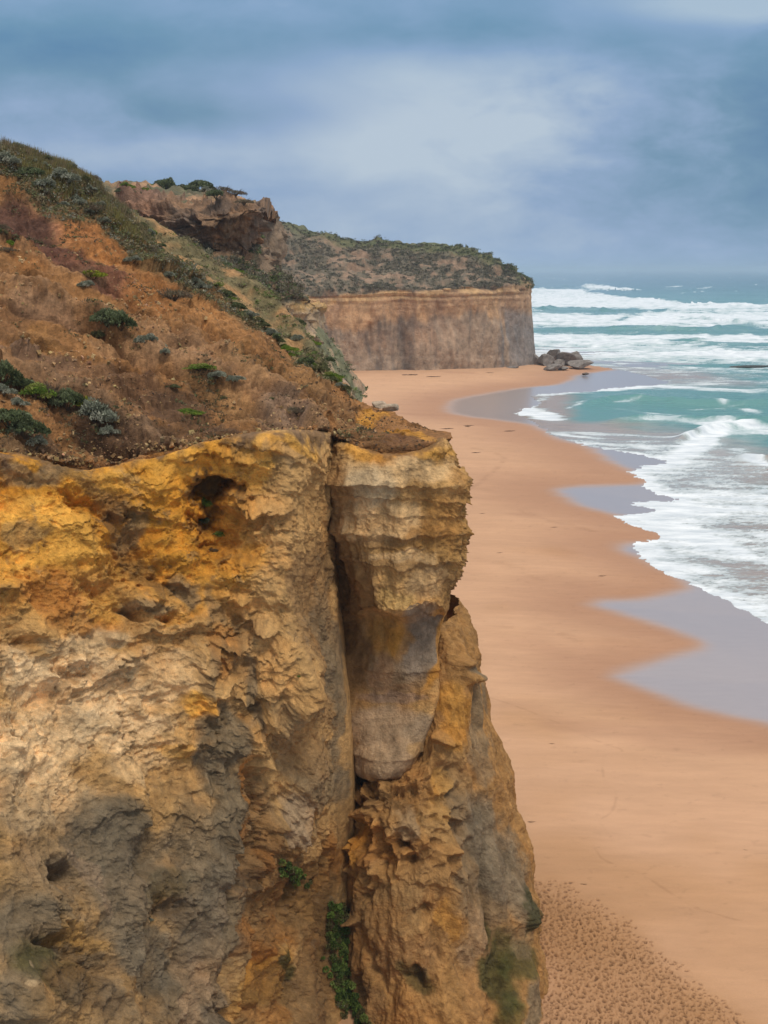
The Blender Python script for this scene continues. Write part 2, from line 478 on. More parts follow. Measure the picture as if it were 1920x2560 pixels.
bp = t.node('ShaderNodeBump'); bp.inputs['Distance'].default_value = 1.0
t.l.new(t.math('MULTIPLY', t.math('ADD', t.math('MULTIPLY', gn, 0.022), t.math('MULTIPLY', gs, 0.03)), t.smooth(aw.outputs['Fac'], 0, 1, 1.0, 0.06)), bp.inputs['Height'])
t.l.new(bp.outputs[0], bs.inputs['Normal'])
o = t.node('ShaderNodeOutputMaterial'); t.l.new(bs.outputs[0], o.inputs[0])
R_, C_ = Xg.shape
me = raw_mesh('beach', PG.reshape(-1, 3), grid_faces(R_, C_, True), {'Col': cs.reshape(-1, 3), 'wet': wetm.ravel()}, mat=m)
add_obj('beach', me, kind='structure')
def beach_height(x, y):
    xr = x / y
    ri = int(np.argmin(np.abs(Yr - y))); ci = int(np.argmin(np.abs(Xa - xr)))
    return float(Z[ri, ci])

# =================================================================== SEA
vr = np.concatenate([np.arange(2300, 1640, -14.0), np.arange(1640, 1000, -1.9), np.arange(1000, 676, -1.15)])
Ys = np.array([yz0(v) for v in vr] + [60000., 90000., 140000.])
au = np.concatenate([np.linspace(900, 1270, 30)[:-1], np.arange(1270, 1960, 1.9), np.linspace(1960, 6200, 140)])
Xa_s = (au - 960.0) / FPX / CP
X = Ys[:, None] * Xa_s[None, :]; Y = np.repeat(Ys[:, None], len(Xa_s), 1)
sd_ = poly_sd(X, Y, WATER_E, PAD)
P0 = np.stack([X, Y, X * 0], -1)
edge_n = fbm(P0, 2.2, 4, off=61) * 0.9 + fbm(P0, 9, 3, off=62) * 0.9
sd2 = sd_ + edge_n * np.clip(Y / 130.0, 0.6, 2.5)
U0, V0 = proj(P0)                                   # a flat-sea chart: only used to lay out the surf zones on the ground
hgt = np.zeros_like(X); foam = np.zeros_like(X)
# --- open swell
sw1 = fbm(P0, 60, 3, off=71, sx=0.33); sw2 = fbm(P0, 14, 4, off=73, sx=0.45); sw3 = ridged(P0, 5.0, 2, off=75, sx=0.6)
deep = sst(sd_, 5, 60)
hgt += (sw1 * 0.9 + sw2 * 0.5 + (sw3 + 0.4) * 0.18) * deep * np.clip(Y / 300.0, 0.35, 2.0)
wc = ridged(P0, 70, 2, off=79, sx=0.5) + 0.25 * fbm(P0, 22, 3, off=80)
foam += sst(wc, -0.035, 0.05) * sst(V0, 722, 715) * sst(fbm(P0, 160, 2, off=84), 0.0, 0.25) * 1.3
# --- surf zone: wide white sheets
c_surf = np.interp(U0, [1300, 1330, 1450, 1540, 1590, 1640, 1680, 1750, 1920, 2300], [716, 719, 725, 738, 744, 748, 752, 757, 761, 768])
nz = fbm(P0, 40, 4, off=90, sx=0.30); nz2 = fbm(P0, 10, 4, off=91, sx=0.35)
surf = sst(V0 - c_surf + nz * 5, -1.5, 2.5)
prof_v = [700, 725, 745, 765, 775, 790, 812, 818, 830, 838, 850, 862, 880, 892, 905, 930, 955, 975, 1000, 1050, 1075, 1100, 1130, 1170, 1250, 1400, 1600]
prof_f = [.0,  .80, .95, .95, .72, .95, .80, .42, .40, .92, .95, .72, .88, .78, .62, .52, .55, .40, .16, .16, .30, .34, .46, .58, .70, .70, .66]
foam += surf * np.interp(V0 + nz * 5, prof_v, prof_f)
fb = [  # (u, v, ru, rv, rot, amount) foam or clear water patches
 (1495, 716, 55, 6, 6, .9), (1560, 722, 50, 3.5, 3, .9), (1450, 722, 60, 6, 0, .6), (1690, 716, 45, 1.6, -2, .8), (1680, 722, 40, 1.5, 0, .6), (1760, 720, 32, 3, -6, .7), (1730, 730, 60, 1.8, -6, .6), (1840, 728, 22, 2, -4, .5),
 (1420, 775, 95, 7, 3, -.75), (1560, 777, 55, 6, 0, -.6), (1650, 775, 20, 2, -8, -.5), (1560, 797, 26, 6, -12, -.6),
 (1500, 822, 170, 5, 0, -.45), (1700, 822, 60, 6, -4, -.3), (1840, 818, 45, 11, -8, -.55), (1900, 832, 40, 8, 0, -.5), (1790, 835, 36, 6, -20, -.2),
 (1700, 850, 40, 7, 0, -.55), (1760, 853, 40, 6, 15, -.3), (1880, 862, 70, 8, 0, -.40), (1610, 802, 60, 8, 0, .5), (1770, 886, 60, 6, 5, .5), (1860, 888, 90, 7, 2, .5), (1880, 836, 30, 4, 20, .5), (1870, 838, 20, 3, 0, .4),
 (1690, 910, 80, 3.5, 0, -.4), (1480, 905, 60, 4, 0, -.3), (1850, 915, 80, 4, 0, -.3),
 (1545, 968, 110, 4, -3, .75), (1430, 975, 80, 4, -3, .65), (1700, 966, 130, 4, 3, .55), (1870, 975, 100, 5, 0, .35),
 (1330, 1030, 50, 16, 10, .95), (1375, 1040, 40, 14, 10, .75), (1330, 1010, 40, 8, -25, .6), (1400, 980, 60, 4, -6, .5), (1300, 1036, 16, 5, 0, .5),
 (1434, 1013, 24, 4, -12, .55), (1560, 1000, 60, 3, -8, .35), (1640, 1010, 110, 4, 4, .32), (1812, 1004, 20, 4, 0, .5), (1880, 1022, 36, 5, 10, .5), (1560, 1022, 90, 3, 6, .4), (1650, 1045, 120, 3, -4, .35), (1780, 1015, 100, 2.5, -5, .35), (1830, 1040, 80, 3, 3, .35), (1510, 1036, 80, 2.5, -5, .3), (1700, 1035, 160, 2.5, 3, .25), (1740, 990, 120, 2.2, 3, .25),
 (1560, 1085, 190, 4, 2, .40), (1430, 1088, 60, 3.5, 6, .6), (1700, 1092, 40, 3, 0, .7), (1480, 1105, 60, 5, 10, .2), (1600, 1118, 80, 5, 5, .3), (1560, 1062, 200, 6, 0, -.1),
 (1830, 1062, 150, 7, 5, .9), (1780, 1085, 70, 22, -32, .85), (1720, 1120, 55, 18, -25, .75), (1870, 1100, 60, 11, 3, -.75), (1920, 1140, 60, 14, 8, -.6), (1870, 1076, 70, 6, 0, .4), (1890, 1148, 50, 8, 16, .9), (1860, 1125, 40, 6, 10, .5),
 (1640, 1170, 60, 8, 5, .3), (1760, 1180, 120, 18, 0, .08), (1700, 1215, 110, 20, 5, -.22), (1850, 1240, 100, 12, 5, .20), (1750, 1270, 170, 14, 4, .22), (1640, 1265, 80, 9, 5, .3), (1800, 1310, 160, 12, 5, -.12), (1640, 1300, 110, 12, 15, .3), (1740, 1345, 100, 12, 15, .3), (1860, 1380, 70, 9, 18, .28),
 (1700, 1385, 80, 12, 15, -.12), (1850, 1430, 100, 20, 20, -.1), (1640, 1370, 60, 9, 10, .3)]
wu = fbm(P0, 12, 3, off=95, sx=0.4) * 10; wv2 = fbm(P0, 12, 3, off=96, sx=0.4) * 4.0
for (u, v, ru, rv, rot, am) in fb:
    a = math.radians(rot); ddx = U0 + wu - u; ddy = V0 + wv2 * min(1, rv / 5) - v
    p = (ddx * math.cos(a) + ddy * math.sin(a)) / ru; q = (-ddx * math.sin(a) + ddy * math.cos(a)) / rv
    foam += am * np.exp(-np.clip(p * p + q * q, 0, 30))
# foam line along the very edge of the swash
ew = np.clip(Y / 120.0, 0.5, 2.2)
foam += 0.75 * np.exp(-(sd2 / (1.0 * ew)) ** 2) * sst(Y, 330, 260) + 0.25 * np.exp(-(sd2 / (5.0 * ew)) ** 2) * sst(V0, 1120, 1190)
foam *= sst(fbm(P0, 25, 2, off=99), -1.2, -0.2) * 0.15 + 0.85
foam_d = np.clip(foam, 0, 1.15)
# texture of the foam, at several scales
f1 = fbm(P0, 5.0, 5, 0.62, off=101, sx=0.40); f2 = ridged(P0, 1.7, 3, off=103, sx=0.6) + 0.35; f3 = fbm(P0, 0.6, 3, 0.6, off=105, sx=0.6); f4 = fbm(P0, 26.0, 4, 0.6, off=107, sx=0.28)
k_near = sst(Y, 420, 160)
nn = f1 * 0.60 + f2 * (0.55 * k_near) + f3 * 0.28 * k_near + f4 * 0.45 * (1 - 0.4 * k_near)
th = foam_d * 1.45 - 0.72 + nn * 1.05
fm = np.clip((th + 0.35) / 1.35, 0, 1)
fm = np.clip(fm, 0, 1) * sst(sd2, -0.05, 0.2)
# --- breaking wave crests as real relief: (u list, v list, height m, back width m)
def crest(us, vs, H, Wb, foamback=0.0):
    global hgt
    g = Wg(smooth_poly(list(zip(us, vs)), 5)[:, 0], smooth_poly(list(zip(us, vs)), 5)[:, 1], 0.0)
    o_ = np.argsort(g[:, 0])
    yc = np.interp(X, g[o_, 0], g[o_, 1]); yc = yc + fbm(P0, 30, 3, off=111 + us[0] * 0.01, sy=0) * 6
    span = (g[:, 0].max() - g[:, 0].min())
    m = sst(X, g[:, 0].min() - span * 0.02, g[:, 0].min() + span * 0.2) * sst(X, g[:, 0].max() + span * 0.02, g[:, 0].max() - span * 0.2)
    d = Y - yc
    prof = np.where(d < 0, np.exp(-(d / (Wb * 0.42)) ** 2), np.exp(-(d / Wb) ** 2))
    hgt += H * prof * m * (0.8 + 0.5 * fbm(P0, 14, 3, off=115, sy=0.3))
crest([1320, 1420, 1500, 1560, 1600], [724, 718, 716, 722, 730], 6.0, 34)
crest([1650, 1720, 1760, 1820, 1900], [728, 726, 720, 724, 730], 4.0, 30)
crest([1320, 1450, 1560, 1600], [740, 742, 745, 752], 4.0, 22)
crest([1560, 1640, 1750, 1960], [752, 750, 760, 764], 4.2, 20)
crest([1310, 1400, 1500, 1600], [776, 772, 774, 780], 3.8, 17)
crest([1560, 1640, 1740, 1850, 1960], [800, 796, 798, 805, 812], 3.2, 14)
crest([1320, 1450, 1600, 1760, 1850, 1960], [824, 822, 823, 826, 812, 826], 3.0, 12)
crest([1620, 1700, 1780, 1860], [856, 850, 848, 862], 2.4, 10)
crest([1740, 1800, 1870, 1980], [885, 876, 880, 884], 2.2, 9)
crest([1400, 1480, 1560, 1700, 1860, 2000], [1012, 1002, 992, 998, 1006, 1000], 2.2, 8)
crest([1480, 1600, 1760, 1900, 2000], [1052, 1045, 1046, 1052, 1055], 1.7, 5)
crest([1680, 1760, 1850, 1960], [1108, 1078, 1062, 1064], 2.2, 5)
crest([1820, 1880, 1960, 2040], [1140, 1142, 1150, 1155], 1.5, 3.2)
hgt += (np.clip(fm, 0, 1) * (f1 * 0.25 + (f2) * 0.08)) * np.clip(Y / 250, 0.25, 2.5) * sst(sd2, 0.5, 14)
thin = sst(sd2, 0.0, 1.2 * ew)
Zs = -sd_ * 0.0 + 0.0
# the water surface follows the sloping wet sand as a thin film near its edge, then levels out
Zsand = sand_z(X, Y, poly_sd(X, Y, WET_E, PAD))
Zs = lerp(Zsand + 0.03 * thin, np.maximum(Zsand + 0.03, -0.012 * np.clip(sd_, 0, 30)), sst(sd2, 0.5, 26)) + hgt * sst(sd2, 2, 24)
Zs = np.where(sd_ > 40, np.maximum(Zs, -0.36 + hgt), Zs)
PS = np.stack([X, Y, Zs], -1)
# water body colour: shallow sandy, surf-green, offshore blue
shal = np.array([0.30, 0.235, 0.20]); grn = np.array([0.07, 0.215, 0.205]); blu = np.array([0.014, 0.085, 0.125])
pale = np.array([0.20, 0.33, 0.33])
k = sst(sd_ + fbm(P0, 20, 3, off=121) * 12, 18, 48)
k = np.maximum(k, sst(V0, 1062, 1046) * sst(U0 + wu * 2 - (1400 + (V0 - 1010) * 0.0), -10, 60) * sst(V0, 950, 975))
wcg = lerp(shal, grn, k[..., None])
wcg = lerp(wcg, pale, (sst(nz2 + nz, -0.1, 0.7) * 0.5 * sst(V0, 700, 760) * sst(V0, 1000, 900))[..., None])
wcg = lerp(wcg, blu, sst(V0 + nz * 6, 760, 690)[..., None])
near_w = sst(V0, 1060, 1110)
wcg = lerp(wcg, np.array([0.30, 0.29, 0.29]), (near_w * 0.65 * sst(U0, 1980, 1700))[..., None])
m = bpy.data.materials.new('sea_water'); m.use_nodes = True
t = NT(m.node_tree); t.n.clear()
at = t.node('ShaderNodeAttribute', attribute_name='Col'); af = t.node('ShaderNodeAttribute', attribute_name='foam')
geo = t.node('ShaderNodeNewGeometry')
mp = t.node('ShaderNodeMapping'); t.l.new(geo.outputs['Position'], mp.inputs[0]); mp.inputs['Scale'].default_value = (0.55, 1.5, 1)
na = t.noise(mp.outputs[0], 1.6, 8, 0.68); nb = t.noise(mp.outputs[0], 0.22, 8, 0.6)
ff = t.math('ADD', af.outputs['Fac'], t.math('MULTIPLY', t.math('SUBTRACT', na, 0.5), 0.55))
ff = t.math('MULTIPLY', t.smooth(ff, 0.20, 0.78), t.smooth(af.outputs['Fac'], 0.06, 0.26))
fc = t.mix(t.smooth(nb, 0.3, 0.7), (0.50, 0.545, 0.585), (0.74, 0.765, 0.785))
milky = t.mix(t.smooth(af.outputs['Fac'], 0.1, 0.5, 0.0, 0.55), at.outputs['Color'], (0.33, 0.43, 0.43))
base = t.mix(ff, milky, fc)
bs = t.node('ShaderNodeBsdfPrincipled'); t.l.new(base, bs.inputs['Base Color'])
t.l.new(t.smooth(ff, 0, 1, 0.16, 0.9), bs.inputs['Roughness']); bs.inputs['IOR'].default_value = 1.33
t.l.new(t.smooth(ff, 0, 1, 0.5, 0.1), bs.inputs['Specular IOR Level'])
bp = t.node('ShaderNodeBump'); bp.inputs['Distance'].default_value = 1.0
t.l.new(t.math('ADD', t.math('MULTIPLY', na, 0.10), t.math('MULTIPLY', nb, 0.9)), bp.inputs['Height'])
t.l.new(bp.outputs[0], bs.inputs['Normal'])
o = t.node('ShaderNodeOutputMaterial'); t.l.new(bs.outputs[0], o.inputs[0])
R_, C_ = X.shape
F = grid_faces(R_, C_, True)
keep = (sd2.ravel()[F] > -0.02).all(1)
F = F[keep]
used = np.unique(F); remap = np.full(R_ * C_, -1, np.int32); remap[used] = np.arange(len(used))
me = raw_mesh('sea', PS.reshape(-1, 3)[used], remap[F], {'Col': wcg.reshape(-1, 3)[used], 'foam': fm.ravel()[used]}, mat=m)
add_obj('sea', me, kind='structure')
# =================================================================== CLIFFS
def strata(P, off, bed=1.3, warp=0.5):
    """irregular hard beds: value 1 on a hard bed edge, 0 between"""
    z = P[..., 2] + fbm(P, 7, 3, off=off) * warp + 0.012 * P[..., 0]
    a = perlin(z / bed, off, fbm(P, 11, 2, off=off + 3) * 0.6)
    b = perlin(z / (bed * 0.42), off + 7.7, fbm(P, 6, 2, off=off + 5) * 0.8)
    return a, b
def ledges(P, bed, off, warp=1.2, ws=1.6, tilt=0.0, wide=1.0):
    # broken beds: outwards going down to a lip, then sharply in under it.  returns (profile 0..1, lip mask, patch mask)
    s = P[..., 2] / bed + fbm(P, ws, 4, 0.55, off=off) * warp + P[..., 0] * tilt
    k = np.floor(s); fr = s - k
    pr = np.where(fr < 0.12, fr / 0.12, (1 - (fr - 0.12) / 0.88) ** 1.3)
    q = perlin(P[..., 0] / (2.1 * bed * wide) + k * 3.7, P[..., 1] / (2.1 * bed * wide) + k * 1.3, k * 5.1 + off)
    q = q + 0.5 * perlin(P[..., 0] / (0.8 * bed * wide) + k * 2.9, P[..., 1] / (0.8 * bed * wide), k * 1.7 + off)
    mk = sst(q, -0.10, 0.40)
    return pr * mk, (fr < 0.30) * mk, mk
def displace(P, N, h, droop=0.25):
    D = N * h[..., None]
    D[..., 2] -= np.abs(h) * droop * (h > 0)
    return P + D
OCH = (0.50, 0.245, 0.035); OCHB = (0.62, 0.34, 0.07); TAN = (0.46, 0.285, 0.12); CREAM = (0.68, 0.50, 0.30); BRN = (0.19, 0.11, 0.045)
GRY = (0.20, 0.155, 0.098); GRYB = (0.165, 0.132, 0.088); MAU = (0.30, 0.212, 0.13); DRK = (0.055, 0.04, 0.026); RUS = (0.36, 0.155, 0.035); WBR = (0.27, 0.165, 0.075)
GRN = (0.055, 0.06, 0.018); PINK = (0.46, 0.31, 0.19); PALE = (0.56, 0.43, 0.27)

def rock_colour(P, h, U, V, c, cr_amt=1.0, seed=0):
    """mottling, mineral streaks and the dark crust that grows on projecting hard bits"""
    a = fbm(P, 1.6, 5, 0.6, off=201 + seed); b = fbm(P, 0.5, 4, 0.6, off=203 + seed)
    s = fbm(P, 1.1, 4, 0.6, off=205 + seed, sz=0.16)
    s3 = fbm(P, 0.38, 4, 0.6, off=206 + seed, sz=0.2)
    c = c * (1 + 0.24 * a + 0.18 * b + 0.20 * s + 0.20 * s3)[..., None]
    c = lerp(c, c * np.array([1.08, 0.92, 0.74]), sst(fbm(P, 2.3, 4, off=207 + seed), 0.0, 0.5)[..., None] * 0.45)
    c = lerp(c, np.array([0.17, 0.135, 0.095]), (sst(fbm(P, 1.3, 5, 0.62, off=209 + seed) + 0.5 * b, 0.34, 0.66) * 0.42 * cr_amt)[..., None])
    return np.clip(c, 0.02, 0.8)

# ---------------- main wall of the near cliff
y_off = lambda *a: a
rowsA = [
 [W(-260,1150,52)+[0,5,-0.4], W(0,1150,54)+[0,5,-0.4], W(200,1190,56)+[0,5,-0.4], W(400,1160,57)+[0,5,-.4], W(560,1115,57.5)+[0,5,-.4], W(700,1100,57.5)+[0,5,-.4], W(775,1100,60)+[0,5,-.4], W(828,1100,61.2)+[0,5,-.4], W(850,1100,68)+[0,5,-.4]],
 [(-260,1120,52.4),(0,1132,54),(200,1174,56),(400,1142,57),(560,1096,57.5),(700,1084,57.6),(775,1084,60),(829,1086,61.2),(856,1090,72)],
 [(-260,1210,51.3),(0,1215,53),(200,1235,55),(400,1200,56.6),(560,1180,57.3),(705,1170,57.4),(775,1170,60.3),(828,1170,61.7),(862,1170,72)],
 [(-260,1330,49.8),(0,1330,51.8),(200,1330,54.2),(400,1320,56),(570,1310,57),(712,1310,57),(772,1310,60.6),(822,1300,62.2),(866,1300,72)],
 [(-260,1500,48),(0,1500,50),(200,1500,52.6),(410,1500,54.6),(580,1500,56),(728,1500,56.4),(785,1500,60.6),(832,1500,62.6),(880,1500,72)],
 [(-260,1750,46),(0,1750,48),(200,1750,50.6),(420,1750,53),(600,1740,55),(752,1700,55.8),(812,1720,60.2),(864,1740,61.9),(905,1740,72)],
 [(-260,2000,43.5),(0,2000,45),(200,1990,48),(420,1990,51.6),(600,1980,53.6),(700,1960,57),(800,1960,60.4),(880,1930,62.4),(920,1930,72)],
 [(-260,2250,41.5),(0,2250,42.6),(200,2260,45.4),(430,2260,49.2),(590,2240,52),(680,2220,57.0),(775,2200,59.6),(888,2190,63.4),(930,2190,69)],
 [(-260,2560,38.5),(0,2560,39.5),(210,2560,42.6),(430,2560,46.8),(600,2560,49.6),(690,2560,54.0),(780,2560,56.2),(905,2560,61.2),(950,2560,66)],
 [('z',-240,35.5,-1),('z',-40,36.5,-1),('z',180,40.5,-1),('z',420,45,-1),('z',600,48,-1),('z',700,52.5,-1),('z',790,54.6,-1),('z',930,60,-1),('z',970,65,-1)],
]
rowsA = [[(e if isinstance(e, np.ndarray) else (W(e[1], vz(e[2], e[3]), e[2]) if e[0] == 'z' else W(*e))) for e in r] for r in rowsA]
rowsA = [r[:7] + [r[7] + (r[6] - r[7]) * 0.10] + r[7:] for r in rowsA]
N_ = net(rowsA)
P = dense(N_, 2.0, colmul=[.5, 1, 1, 1, 1, 1, 1, 1, .45], rowmul=[.4, 1, 1, 1, 1, 1, 1, 1, .35])
U, V = proj(P)
Nn = normals(P)
if Nn[..., 1].mean() > 0: Nn = -Nn
def linef(U, V, pts, wd):
    best = np.full(U.shape, 1e9); dU = WRP[1] * .5 if WRP[0] == id(U) else 0; dV = WRP[2] * .5 if WRP[0] == id(U) else 0
    q = smooth_poly(pts, 4)
    for i in range(len(q) - 1):
        a, b = q[i], q[i + 1]; e_ = b - a; L = (e_ ** 2).sum() + 1e-9
        t = np.clip(((U + dU - a[0]) * e_[0] + (V + dV - a[1]) * e_[1]) / L, 0, 1)
        best = np.minimum(best, (U + dU - a[0] - t * e_[0]) ** 2 + (V + dV - a[1] - t * e_[1]) ** 2)
    return np.exp(-best / wd ** 2)
WRP = [None, None, None]
def blobf(U, V, u, v, ru, rv, rot=0, p=1.0):
    a = math.radians(rot); dx = U - u; dy = V - v
    if WRP[0] is not None and WRP[0] == id(U):
        k_ = min(ru, rv, 40) / 40.0
        dx = dx + WRP[1] * k_; dy = dy + WRP[2] * k_
    x = (dx * math.cos(a) + dy * math.sin(a)) / ru; y = (-dx * math.sin(a) + dy * math.cos(a)) / rv
    return np.exp(-np.clip((x * x + y * y) ** p, 0, 40))
WRP = [id(U), fbm(P, 0.9, 4, 0.6, off=45) * 46, fbm(P, 0.9, 4, 0.6, off=46) * 46]
rough = sst(U, 780, 640) * sst(V, 2250, 1850)            # honeycombed part
rough = np.maximum(rough, 0.35 * sst(V, 1800, 2100) * sst(U, 750, 600))
rough = np.maximum(rough, 0.7 * sst(V, 1200, 1110))
a_, b_ = strata(P, 1.0)
# large forms
h = fbm(P, 9, 3, off=3) * 1.35 * sst(U, 840, 740)
diag = fbm(P, 3.4, 4, off=6, sz=1.5) * 1.0
h += diag * (0.35 + rough * 0.65)
# ribs that run down and outwards in the lower half
low = sst(V, 1500, 2000)
ribx = P[..., 0] + 0.20 * P[..., 2] + fbm(P, 8, 3, off=12) * 1.4
h += low * (ridged(np.stack([ribx, P[..., 1] * 0, P[..., 2] * 0.12], -1), 2.6, 3, off=14) + 0.35) * 1.5 * sst(U, 860, 700)
h += low * (ridged(np.stack([ribx, P[..., 1] * 0, P[..., 2] * 0.10], -1), 0.9, 2, off=15) + 0.35) * 0.45 * sst(U, 860, 700)
# beds and honeycomb
lf = 0.5 + 0.5 * fbm(P, 5, 2, off=20)
h += rough * (np.clip(a_, -0.5, 0.6) * 0.55 + np.clip(b_, -0.4, 0.5) * 0.25) * lf
hc1 = ridged(P, 2.1, 3, 0.55, off=25, sz=1.5) + 0.3
hc2 = ridged(P, 0.75, 3, 0.6, off=27, sz=1.4) + 0.3
hc3 = ridged(P, 0.28, 2, 0.6, off=29) + 0.3
hm = sst(fbm(P, 3.2, 3, off=33), -0.35, 0.35)
l1, lip1, mk1 = ledges(P, 1.7, 11.0, 1.0, 2.4)
l2, lip2, mk2 = ledges(P, 0.75, 23.0, 1.3, 1.2)
l3, lip3, mk3 = ledges(P, 0.34, 37.0, 1.3, 0.6)
calm = sst(fbm(P, 2.6, 3, off=71), 0.05, 0.45)
rl = rough * (0.55 + 0.45 * lf) * (1 - 0.7 * calm)
cb = 0
for (u, v, ru, rv, rot) in [(235,1610,110,34,-4),(250,1785,80,48,5),(150,1385,110,50,10),(215,1350,60,46,0),(320,1205,120,28,10),(70,1270,90,50,10),(110,1480,60,60,30),(70,1700,60,36,0),(420,1700,50,50,20),(300,1530,50,50,0),(30,1900,90,40,0),(210,1890,110,36,8),(400,1820,60,40,0),(560,1330,30,50,0),(640,1420,40,60,0),(330,1940,90,34,0),(90,2050,110,40,0)]:
    cb = cb + blobf(U, V, u, v, ru, rv, rot, 1.4)
cb = np.clip(cb, 0, 1); rl = rl * (1 - 0.82 * cb); rough = rough * (1 - 0.62 * cb)
h += rl * (l1 * 0.80 + l2 * 0.42 + l3 * 0.15) - rl * 0.35
h += rough * (hc1 * 0.40 + hc2 * 0.24 * (0.35 + hm) + hc3 * 0.10 * (0.35 + hm))
crumb = sst(hc2 + hc1 * 0.6 + fbm(P, 0.9, 3, off=41) * 0.4, -0.02, 0.3)
h += rough * crumb * (fbm(P, 0.30, 3, 0.7, off=42) * 0.22 + (ridged(P, 0.16, 2, off=43) + .3) * 0.14)
h += (1 - rough) * (hc2 * 0.15 + hc3 * 0.08 + fbm(P, 0.6, 5, 0.65, off=36, sz=0.45) * 0.24 + fbm(P, 0.2, 3, 0.6, off=37, sz=0.35) * 0.07)
# right-hand planar facet: long shallow flutes
fc = sst(U, 720, 780)
h += fc * (fbm(P, 2.2, 4, off=38, sz=0.22) * 0.5 + fbm(P, 0.6, 3, off=39, sz=0.3) * 0.1)
# sharp spurs on the arris between the pitted wall and the facet
for (u, v, ru, rv, am) in [(598,1500,22,12,1.3),(660,1568,26,13,1.5),(345,1640,20,12,0.9),(232,1570,16,11,0.9),(285,1590,18,10,0.8),(350,1500,34,16,1.0),(250,1395,34,18,0.9),
                           (385,1480,34,14,0.9),(650,1275,40,22,1.0),(700,1640,20,90,0.6),(745,1720,18,80,0.8),(670,1770,14,90,0.8),(530,1770,26,30,0.7),(130,1690,22,12,0.8),(40,1860,30,16,0.9),
                           (560,1130,120,14,0.8),(470,1140,60,16,0.6),(660,1105,60,12,0.8),(120,1180,120,22,0.5),(25,1770,26,24,0.8),(230,1330,60,24,.5),(160,2260,70,50,0.9),(330,2310,30,120,.6),(60,2490,60,50,0.7),(720,2040,50,60,0.5)]:
    h += blobf(U, V, u, v, ru, rv, 18, 1.0) * am
# hollows
for (u, v, ru, rv, rot, am) in [(545,1220,42,18,-8,3.2),(520,1228,34,24,20,2.0),(525,1290,30,60,8,2.2),(555,1345,32,55,15,1.3),(640,1300,60,26,0,0.9),(500,1240,36,26,0,1.2),
                                (345,1530,30,16,0,1.1),(420,1545,26,12,0,0.9),(260,1480,50,30,15,0.9),(110,1480,60,50,20,0.8),(60,1600,40,14,0,0.6),(190,1680,60,20,0,.7),(600,1580,24,50,0,0.9),
                                (225,1260,26,120,-52,0.9),(330,1380,30,90,-55,0.8),(300,1430,60,24,-30,0.8),(420,1420,40,30,0,0.7),
                                (600,2210,20,120,5,1.6),(640,2120,16,200,3,1.3),(690,2300,40,60,0,.8),(440,2270,30,40,0,0.9),(360,2160,18,30,0,.5),(170,2180,40,30,0,1.0),(140,2330,36,34,10,1.2),(230,2390,90,30,25,1.0),(600,2540,60,30,0,1.0),
                                (835,2330,22,160,3,1.2),(745,2250,26,60,10,1.1),(740,2470,18,60,0,.8),(810,2230,14,120,0,1.0),(468,2420,20,30,0,.8)]:
    h -= blobf(U, V, u, v, ru, rv, rot, 1.2) * am
# ledge above the honeycomb that casts shade
mwin = sst(U, 850, 828)
fade_t = sst(V, 1060, 1110) * mwin
h = h * np.where(U > 800, mwin * 0.9 + 0.1, 1)
ecl = np.interp(U, [-260, 0, 200, 400, 560, 700, 830], [1120, 1132, 1174, 1142, 1096, 1084, 1086])
h *= 0.22 + 0.78 * sst(V - ecl, -4, 46)
h = np.clip(h, -3.4, 2.0)
PA = displace(P, Nn, h, 0.45)
Ub, Vb = U, V
